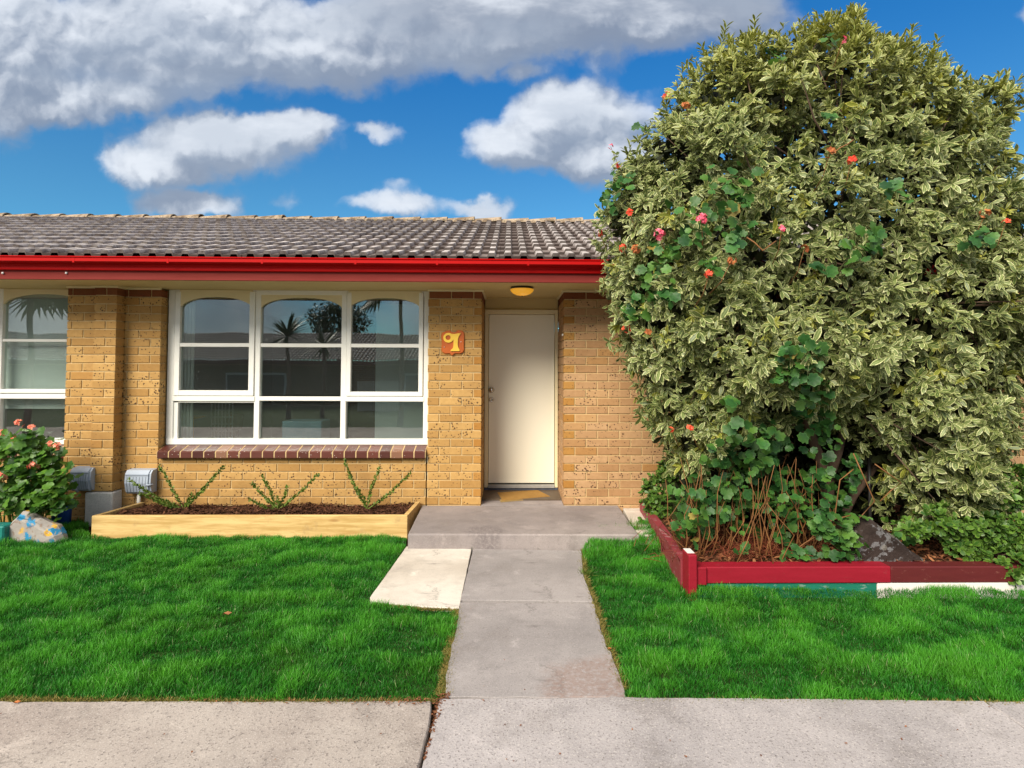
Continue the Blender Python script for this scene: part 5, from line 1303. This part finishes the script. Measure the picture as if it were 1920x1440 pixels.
# ------------------------------------------------------------------ climbing geranium
ger = thing('climbing_geranium', 'geranium scrambling up through the variegated shrub with pink and red flowers', 'geranium', (atz(1430, 1030, BZ).x, yb + .4, BZ))
def surf_y(px, py):                                             # front of the shrub at a pixel
    best = YS
    p = aty(px, py, YS); dd = edge_dist(np.array([[p.x, p.z]]), silw)[0]; ins = in_poly(np.array([[p.x, p.z]]), silw)[0]
    if ins:
        kk = min(dd / .95, 1); y = YS - 1.0 * math.sqrt(1 - (1 - kk) ** 2)
        p2 = aty(px, py, y); dd = edge_dist(np.array([[p2.x, p2.z]]), silw)[0]; kk = min(dd / .95, 1) if in_poly(np.array([[p2.x, p2.z]]), silw)[0] else 0
        best = YS - 1.0 * math.sqrt(1 - (1 - kk) ** 2)
    return best
clus = [(1370, 350, 40, 42, 26), (1375, 385, 28, 25, 14), (1240, 545, 30, 22, 22), (1225, 510, 30, 20, 16), (1150, 375, 18, 25, 16), (1165, 340, 14, 14, 8), (1200, 570, 30, 22, 24), (1185, 590, 24, 16, 12), (1290, 400, 40, 30, 18), (1245, 470, 22, 22, 14), (1330, 500, 20, 20, 10), (1300, 440, 30, 24, 14), (1380, 440, 32, 20, 14),
        (1552, 222, 14, 12, 5), (1615, 470, 32, 26, 20), (1640, 440, 22, 20, 10), (1680, 355, 20, 18, 10), (1845, 445, 26, 18, 12), (1545, 505, 16, 10, 6), (1208, 235, 12, 10, 7), (1455, 105, 18, 24, 10), (1560, 75, 14, 12, 6),
        (1480, 660, 22, 18, 16), (1515, 665, 26, 24, 20), (1495, 705, 34, 22, 24), (1520, 740, 32, 24, 22), (1505, 780, 34, 24, 24), (1545, 800, 22, 28, 18), (1530, 830, 26, 20, 14), (1400, 815, 40, 22, 26), (1450, 830, 34, 22, 22), (1365, 750, 14, 12, 6), (1290, 790, 12, 12, 0),
        (1350, 855, 40, 22, 26), (1420, 860, 40, 20, 22), (1380, 905, 22, 14, 12), (1325, 930, 20, 12, 6)]
C, NN = [], []
for (px, py, sx, sy, n) in clus:
    for i in range(n):
        ax_, ay_ = random.gauss(px, sx * .6), random.gauss(py, sy * .6); y = surf_y(ax_, ay_) - .03 + random.gauss(0, .05)
        if py > 780: y = min(y, -1.75 + random.gauss(0, .10)) if py < 900 else -1.75 + random.gauss(0, .1)
        C.append(tuple(aty(ax_, ay_, y))); NN.append((0, -1, .35))
place_ger('foliage', 'geranium_leaf', np.array(C), np.array(NN), .041, ger, .55)
# ground-level growth in front
low = [(1445, 940, 62, 40, 105), (1490, 960, 40, 34, 60), (1470, 1000, 30, 20, 26), (1560, 990, 46, 22, 46), (1590, 1015, 30, 20, 28), (1500, 1040, 34, 12, 18), (1590, 1045, 26, 10, 14), (1330, 960, 44, 40, 90), (1285, 930, 22, 26, 30), (1300, 985, 34, 20, 40), (1380, 930, 36, 24, 40), (1385, 985, 20, 14, 12), (1450, 895, 50, 20, 50), (1395, 885, 40, 16, 30), (1290, 995, 20, 10, 10), (1390, 1030, 12, 8, 5), (1520, 900, 24, 30, 26), (1600, 870, 16, 20, 8), (1690, 1010, 30, 14, 16), (1335, 905, 26, 18, 24), (1545, 900, 24, 34, 34), (1575, 950, 26, 26, 34), (1535, 965, 20, 20, 20), (1595, 900, 16, 24, 14), (1620, 985, 12, 10, 6)]
C, NN = [], []
for (px, py, sx, sy, n) in low:
    for i in range(n):
        ax_, ay_ = random.gauss(px, sx * .55), random.gauss(py, sy * .55); y = yb + .42 + random.gauss(0, .13) + (.0 if py > 950 else .10)
        if ay_ > 1020: y = yb + .14 + random.uniform(-.04, .1)
        if px > 1540 and py > 980 and px < 1620: y = yb + .12 + random.uniform(-.06, .08)
        C.append(tuple(aty(ax_, ay_, y))); NN.append((random.gauss(0, .3), -.7, .7))
C = np.array(C); big_ = place_ger('low_foliage', 'geranium_leaf', C, np.array(NN), .037, ger, .5)
sm = MB()
for i in range(80):
    px = random.uniform(1275, 1535)  ; y = yb + .40 + random.gauss(0, .12); b = aty(px, 1030, y); b.z = BZ
    e = aty(px + random.gauss(0, 26), random.uniform(850, 960), y + random.gauss(0, .05)); mid = b.lerp(e, .5) + Vector((random.gauss(0, .07), random.gauss(0, .03), 0))
    q1, q2 = b.lerp(mid, .5) + Vector((random.gauss(0, .01), 0, 0)), mid.lerp(e, .5)
    sm.tube([b, q1 + Vector((random.gauss(0, .015), 0, 0)), mid, q2 + Vector((random.gauss(0, .015), 0, 0)), e], [.0045, .004, .0034, .0028, .0018], 6)
for (a1, a2, a3) in (((1500, 1030), (1560, 975), (1600, 965)), ((1480, 1040), (1540, 1000), (1590, 990)), ((1590, 1000), (1640, 940), (1600, 850)), ((1560, 1010), (1575, 900), (1600, 880)), ((1650, 940), (1690, 905), (1640, 870)), ((1400, 445), (1430, 470), (1455, 452)), ((1560, 290), (1590, 270), (1600, 262)), ((1470, 1050), (1520, 1060), (1560, 1066))):
    yq = (surf_y(*a2) - .03) if a2[1] < 800 else yb + .22
    P = [aty(*a1, yq), aty(*a2, yq - .03), aty(*a3, yq)]; sm.tube([P[0], P[0].lerp(P[1], .5) + Vector((0, 0, .01)), P[1], P[1].lerp(P[2], .5), P[2]], .0045, 6)
fl = [(1315, 412, .050, 14, 'petal_pink'), (1235, 440, .055, 16, 'petal_pink'), (1168, 465, .036, 9, 'petal_red'), (1193, 468, .045, 16, 'petal_dry'), (1124, 437, .030, 7, 'petal_red'), (1176, 617, .048, 14, 'petal_red'), (1250, 180, .040, 9, 'petal_red'), (1286, 199, .036, 9, 'petal_dry'), (1597, 299, .036, 9, 'petal_red'), (1556, 285, .040, 10, 'petal_dry'), (1580, 74, .026, 5, 'petal_pink'), (1180, 400, .034, 8, 'petal_red'), (1330, 514, .032, 7, 'petal_red'), (1508, 467, .030, 7, 'petal_dry'), (1885, 418, .028, 5, 'petal_red'), (1466, 428, .026, 5, 'petal_pink'), (1160, 310, .020, 4, 'petal_red'), (1145, 275, .020, 4, 'petal_pink'), (1372, 488, .03, 7, 'petal_dry'), (1293, 803, .026, 5, 'petal_red'), (1258, 805, .022, 4, 'petal_red'), (1215, 622, .030, 7, 'petal_dry'), (1848, 400, .04, 8, 'petal_dry')]
for (px, py, r_, k, mt_) in fl:
    y = surf_y(px, py) - .10; c_ = aty(px, py, y); blossoms('flower_head', mt_, c_, r_ * .8, max(3, int(k * .75)), ger)
    q_ = Vector((c_.x + (.16 if px < 1300 else random.uniform(-.08, .08)), y + .22, c_.z - .20)); sm.tube([q_, q_.lerp(c_, .5) + Vector((0, -.02, -.03)), c_], [.004, .003, .002], 5)
sm.build('stem', 'stem_orange', ger)
# ------------------------------------------------------------------ glossy shrubs
def glossy(label, cl_, n, y, grp=None, ls=.05, base=None, dy=.16):
    b = base or aty(cl_[0][0], cl_[0][1], y); t0 = thing('glossy_shrub', label, 'shrub', (b[0], y, BZ), grp)
    tot = sum(c[2] * c[3] for c in cl_); AX, PCn = [], []; st = MB()
    for (px, py, sx, sy) in cl_:
        kk = int(n * sx * sy / tot); c = aty(px, py, y)
        rx, rz = sx / F * (y + 6.2), sy / F * (y + 6.2)
        for i in range(kk):
            v = Vector((random.gauss(0, 1), random.gauss(0, 1), random.gauss(0, 1))).normalized(); v.y = -abs(v.y) if random.random() < .8 else v.y
            r = random.uniform(.65, 1.0); PCn.append((c.x + v.x * rx * r, c.y + v.y * dy * r - (.16 if py > 1030 else 0), c.z + v.z * rz * r)); AX.append((v.x, v.y, v.z + .5))
        st.tube([(b[0], y, BZ), ((b[0] + c.x) / 2, y, (BZ + c.z) / 2 + .02), (c.x, c.y, c.z)], [.014, .010, .006], 6)
        for i in range(min(10, kk)):
            v = Vector(PCn[-1 - i]); st.tube([(c.x, c.y, c.z), tuple(v)], [.005, .003], 5)
    st.build('stem', 'bark', t0)
    PCn, AX = np.array(PCn), np.array(AX); AX /= np.linalg.norm(AX, axis=1)[:, None]; K = 8; idx = np.repeat(np.arange(len(PCn)), K); N = len(idx); a = AX[idx]
    t1 = np.cross(a, rng.normal(0, 1, (N, 3))); t1 /= np.linalg.norm(t1, axis=1)[:, None]; op = rng.uniform(.3, 1.35, N)[:, None]
    d = a * np.cos(op) + t1 * np.sin(op); z = a - d * np.sum(a * d, axis=1)[:, None]; z /= np.linalg.norm(z, axis=1)[:, None]; x = np.cross(d, z)
    scatter('foliage', 'glossy_leaf', *LEAF2, np.stack([x, d, z], axis=2), PCn[idx], ls * rng.uniform(.6, 1.15, N), rng.random(N), t0)
glossy('dark glossy leaved shrub at the back left corner of the sleeper bed', [(1245, 930, 42, 50), (1240, 975, 36, 26), (1262, 890, 34, 26)], 330, -.55, 'glossy green shrubs in the sleeper bed')
glossy('bright green glossy shrub trailing over the maroon sleeper at right', [(1885, 910, 56, 38), (1900, 985, 56, 44), (1830, 990, 52, 38), (1770, 975, 46, 28), (1850, 1045, 34, 32), (1800, 1020, 38, 24), (1930, 1040, 44, 34), (1700, 990, 30, 14)], 820, yb + .28, 'glossy green shrubs in the sleeper bed', .055)

# ------------------------------------------------------------------ coral geranium at the left
gl_ = thing('coral_geranium', 'bushy coral flowered geranium in front of the left window', 'geranium', (aty(40, 930, -.45).x, -.45, GZ))
C, NN = [], []
for (px, py, sx, sy, n) in [(40, 835, 50, 28, 80), (70, 860, 50, 20, 50), (30, 890, 50, 30, 60), (90, 895, 30, 24, 40), (60, 935, 50, 18, 44), (105, 930, 22, 22, 22), (10, 940, 30, 18, 20), (70, 948, 40, 10, 26), (112, 905, 14, 22, 14), (110, 945, 18, 14, 22), (-60, 880, 60, 50, 70), (20, 920, 40, 20, 30)]:
    for i in range(n):
        y = -.62 + random.gauss(0, .10); C.append(tuple(aty(random.gauss(px, sx * .5), random.gauss(py, sy * .5), y))); NN.append((0, -.7, .7))
C = np.array(C); C = np.r_[C, C + rng.normal(0, .045, C.shape)]; NN = NN + NN
place_ger('foliage', 'bright_geranium_leaf', C, np.array(NN), .044, gl_, .5)
sm = MB()
for i in range(26):
    e = aty(random.uniform(-40, 115), random.uniform(830, 930), -.55); b = Vector((e.x * .4 + aty(40, 930, -.45).x * .6 + random.gauss(0, .06), -.42, GZ - .04))
    sm.tube([b, b.lerp(e, .5) + Vector((random.gauss(0, .03), .03, 0)), e], [.009, .007, .004], 6)
sm.build('stem', 'stem_green', gl_)
for (px, py, r_, k) in [(36, 794, .035, 8), (60, 801, .024, 5), (66, 872, .055, 16), (5, 893, .040, 9), (3, 812, .034, 7), (27, 823, .022, 4), (108, 836, .034, 7), (95, 832, .022, 4)]:
    blossoms('flower_head', 'petal_coral', aty(px, py, -.74), r_, k, gl_)
rock('painted_rock', 'painted_rock', OL([(18, 1012), (20, 986), (30, 974), (42, 962), (50, 955), (62, 956), (72, 968), (84, 968), (98, 977), (112, 984), (124, 998), (126, 1012), (90, 1014), (40, 1014)], -.72), -.80, -.62, 'low painted rock with blue and yellow patches below the coral geranium')
m = MB(); a = aty(-30, 968, -.80); b = aty(17, 998, -.80); m.box(a.x, b.x, -.86, -.70, GZ - .04, aty(10, 984, -.80).z, b=.012)
pb = m.build('painted_block', 'teal_paint'); tag(pb, 'teal painted block at the left edge beside the painted rock', 'block')

# ------------------------------------------------------------------ across the driveway (seen reflected in the glass)
nh = thing('opposite_house', 'brown brick unit with dark tiled roof across the driveway', 'house', (-6, -19, -.7))
m = MB(); m.box(-24, 6, -25, -18.5, -1.2, 1.55); m.build('wall', 'far_brick', nh)
m = MB(); roof_slope(m, -24.5, 6.5, -17.6, 1.75, -1, 12, 4); m.build('roof', 'roof_tile', nh, recalc=False)
m = MB(); m.box(-24.5, 6.5, -17.64, -17.52, 1.55, 1.74); m.build('gutter', 'maroon_plank', nh)
m = MB(); m.box(-24.5, 6.5, -21.3, -21.0, 2.4, 2.98); m.build('ridge_cap', 'ridge_tile', nh)
m = MB(); m.box(-24, 6, -18.49, -17.66, 1.53, 1.55); m.build('soffit', 'soffit_cream', nh)
def far_window(x0, x1):
    m = MB(); m.box(x0, x1, -18.5, -18.44, .0, 1.2, b=.01); w = m.build('window', 'white_paint', nh)
    k = MB(); k.box(x0 + .08, x1 - .08, -18.44, -18.43, .08, 1.12); fin(k.build('pane', 'dark_metal', w))
far_window(-12, -9.5); far_window(-4.5, -2)
fx = -5.6; fn_ = MB()
for i in range(18): fn_.box(fx + i * .085, fx + i * .085 + .07, -15.05, -15.03, -.7, .95 + random.uniform(-.01, .01), b=.004)
fn_.box(fx, fx + 1.5, -15.08, -15.055, .6, .68)
tag(fn_.build('picket_fence', 'fence_timber'), 'pale timber paling fence across the driveway', 'fence')
def palm(x, y, z0, z1, r, nf, label, fan=True, seg=14):
    t0 = thing('palm_tree', label, 'palm', (x, y, z0)); m = MB(); m.tube([(x, y, z0), (x + .05, y, (z0 + z1) / 2), (x, y, z1)], [.09, .06, .05], 10); m.build('trunk', 'bark', t0)
    D, L_, S_ = [], [], []
    for i in range(nf):
        a = random.uniform(0, 6.28); el = random.uniform(-.5, 1.2); c = Vector((math.cos(a) * math.cos(el), math.sin(a) * math.cos(el), math.sin(el)))
        if fan:
            hub = Vector((x, y, z1)) + c * r * .5; s = c.cross(Vector((0, 0, 1))).normalized()
            for k in range(seg):
                th = (k / (seg - 1) - .5) * 2.6; D.append(c * math.cos(th) + s * math.sin(th) + Vector((0, 0, -.1))); L_.append(hub); S_.append(r * .6)
        else: D.append(c + Vector((0, 0, .2))); L_.append(Vector((x, y, z1))); S_.append(r)
    N = len(D); tp = leaf_tpl((.4, .9, 1, .7, .05), .25, .15, .045)
    scatter('frond', 'palm_leaf', *tp, frames(np.array([tuple(v) for v in D])), np.array([tuple(v) for v in L_]), np.array(S_) * rng.uniform(.85, 1.1, N), rng.random(N), t0)
palm(-3.0, -9.6, -.6, 3.75, 1.35, 20, 'fan palm across the driveway reflected in the window')
palm(-10.5, -6.4, -.2, 3.3, 1.5, 26, 'large fan palm left of the driveway')
palm(-7.0, -12.0, -.6, 2.4, .9, 60, 'spiky cordyline palm before the opposite house', False)
palm(-6.0, -12.4, -.6, 2.1, .8, 50, 'smaller spiky cordyline palm before the opposite house', False)
t0 = thing('bushy_tree', 'dark bushy tree behind the opposite roof', 'tree', (-9.5, -24, -.7))
m = MB(); m.tube([(-9.5, -26, -.7), (-9.4, -26, 2.5), (-9.5, -26, 4)], [.2, .15, .08], 10); m.build('trunk', 'bark', t0)
c = rng.normal(0, 1, (2500, 3)); c /= np.linalg.norm(c, axis=1)[:, None]; c *= rng.uniform(.5, 1, (2500, 1)) * np.array([1.8, 1.4, 1.2]); c += np.array([-9.5, -26, 4.0])
scatter('crown', 'palm_leaf', *LEAF2, frames(rng.normal(0, 1, (2500, 3))), c, rng.uniform(.15, .3, 2500), rng.random(2500), t0)
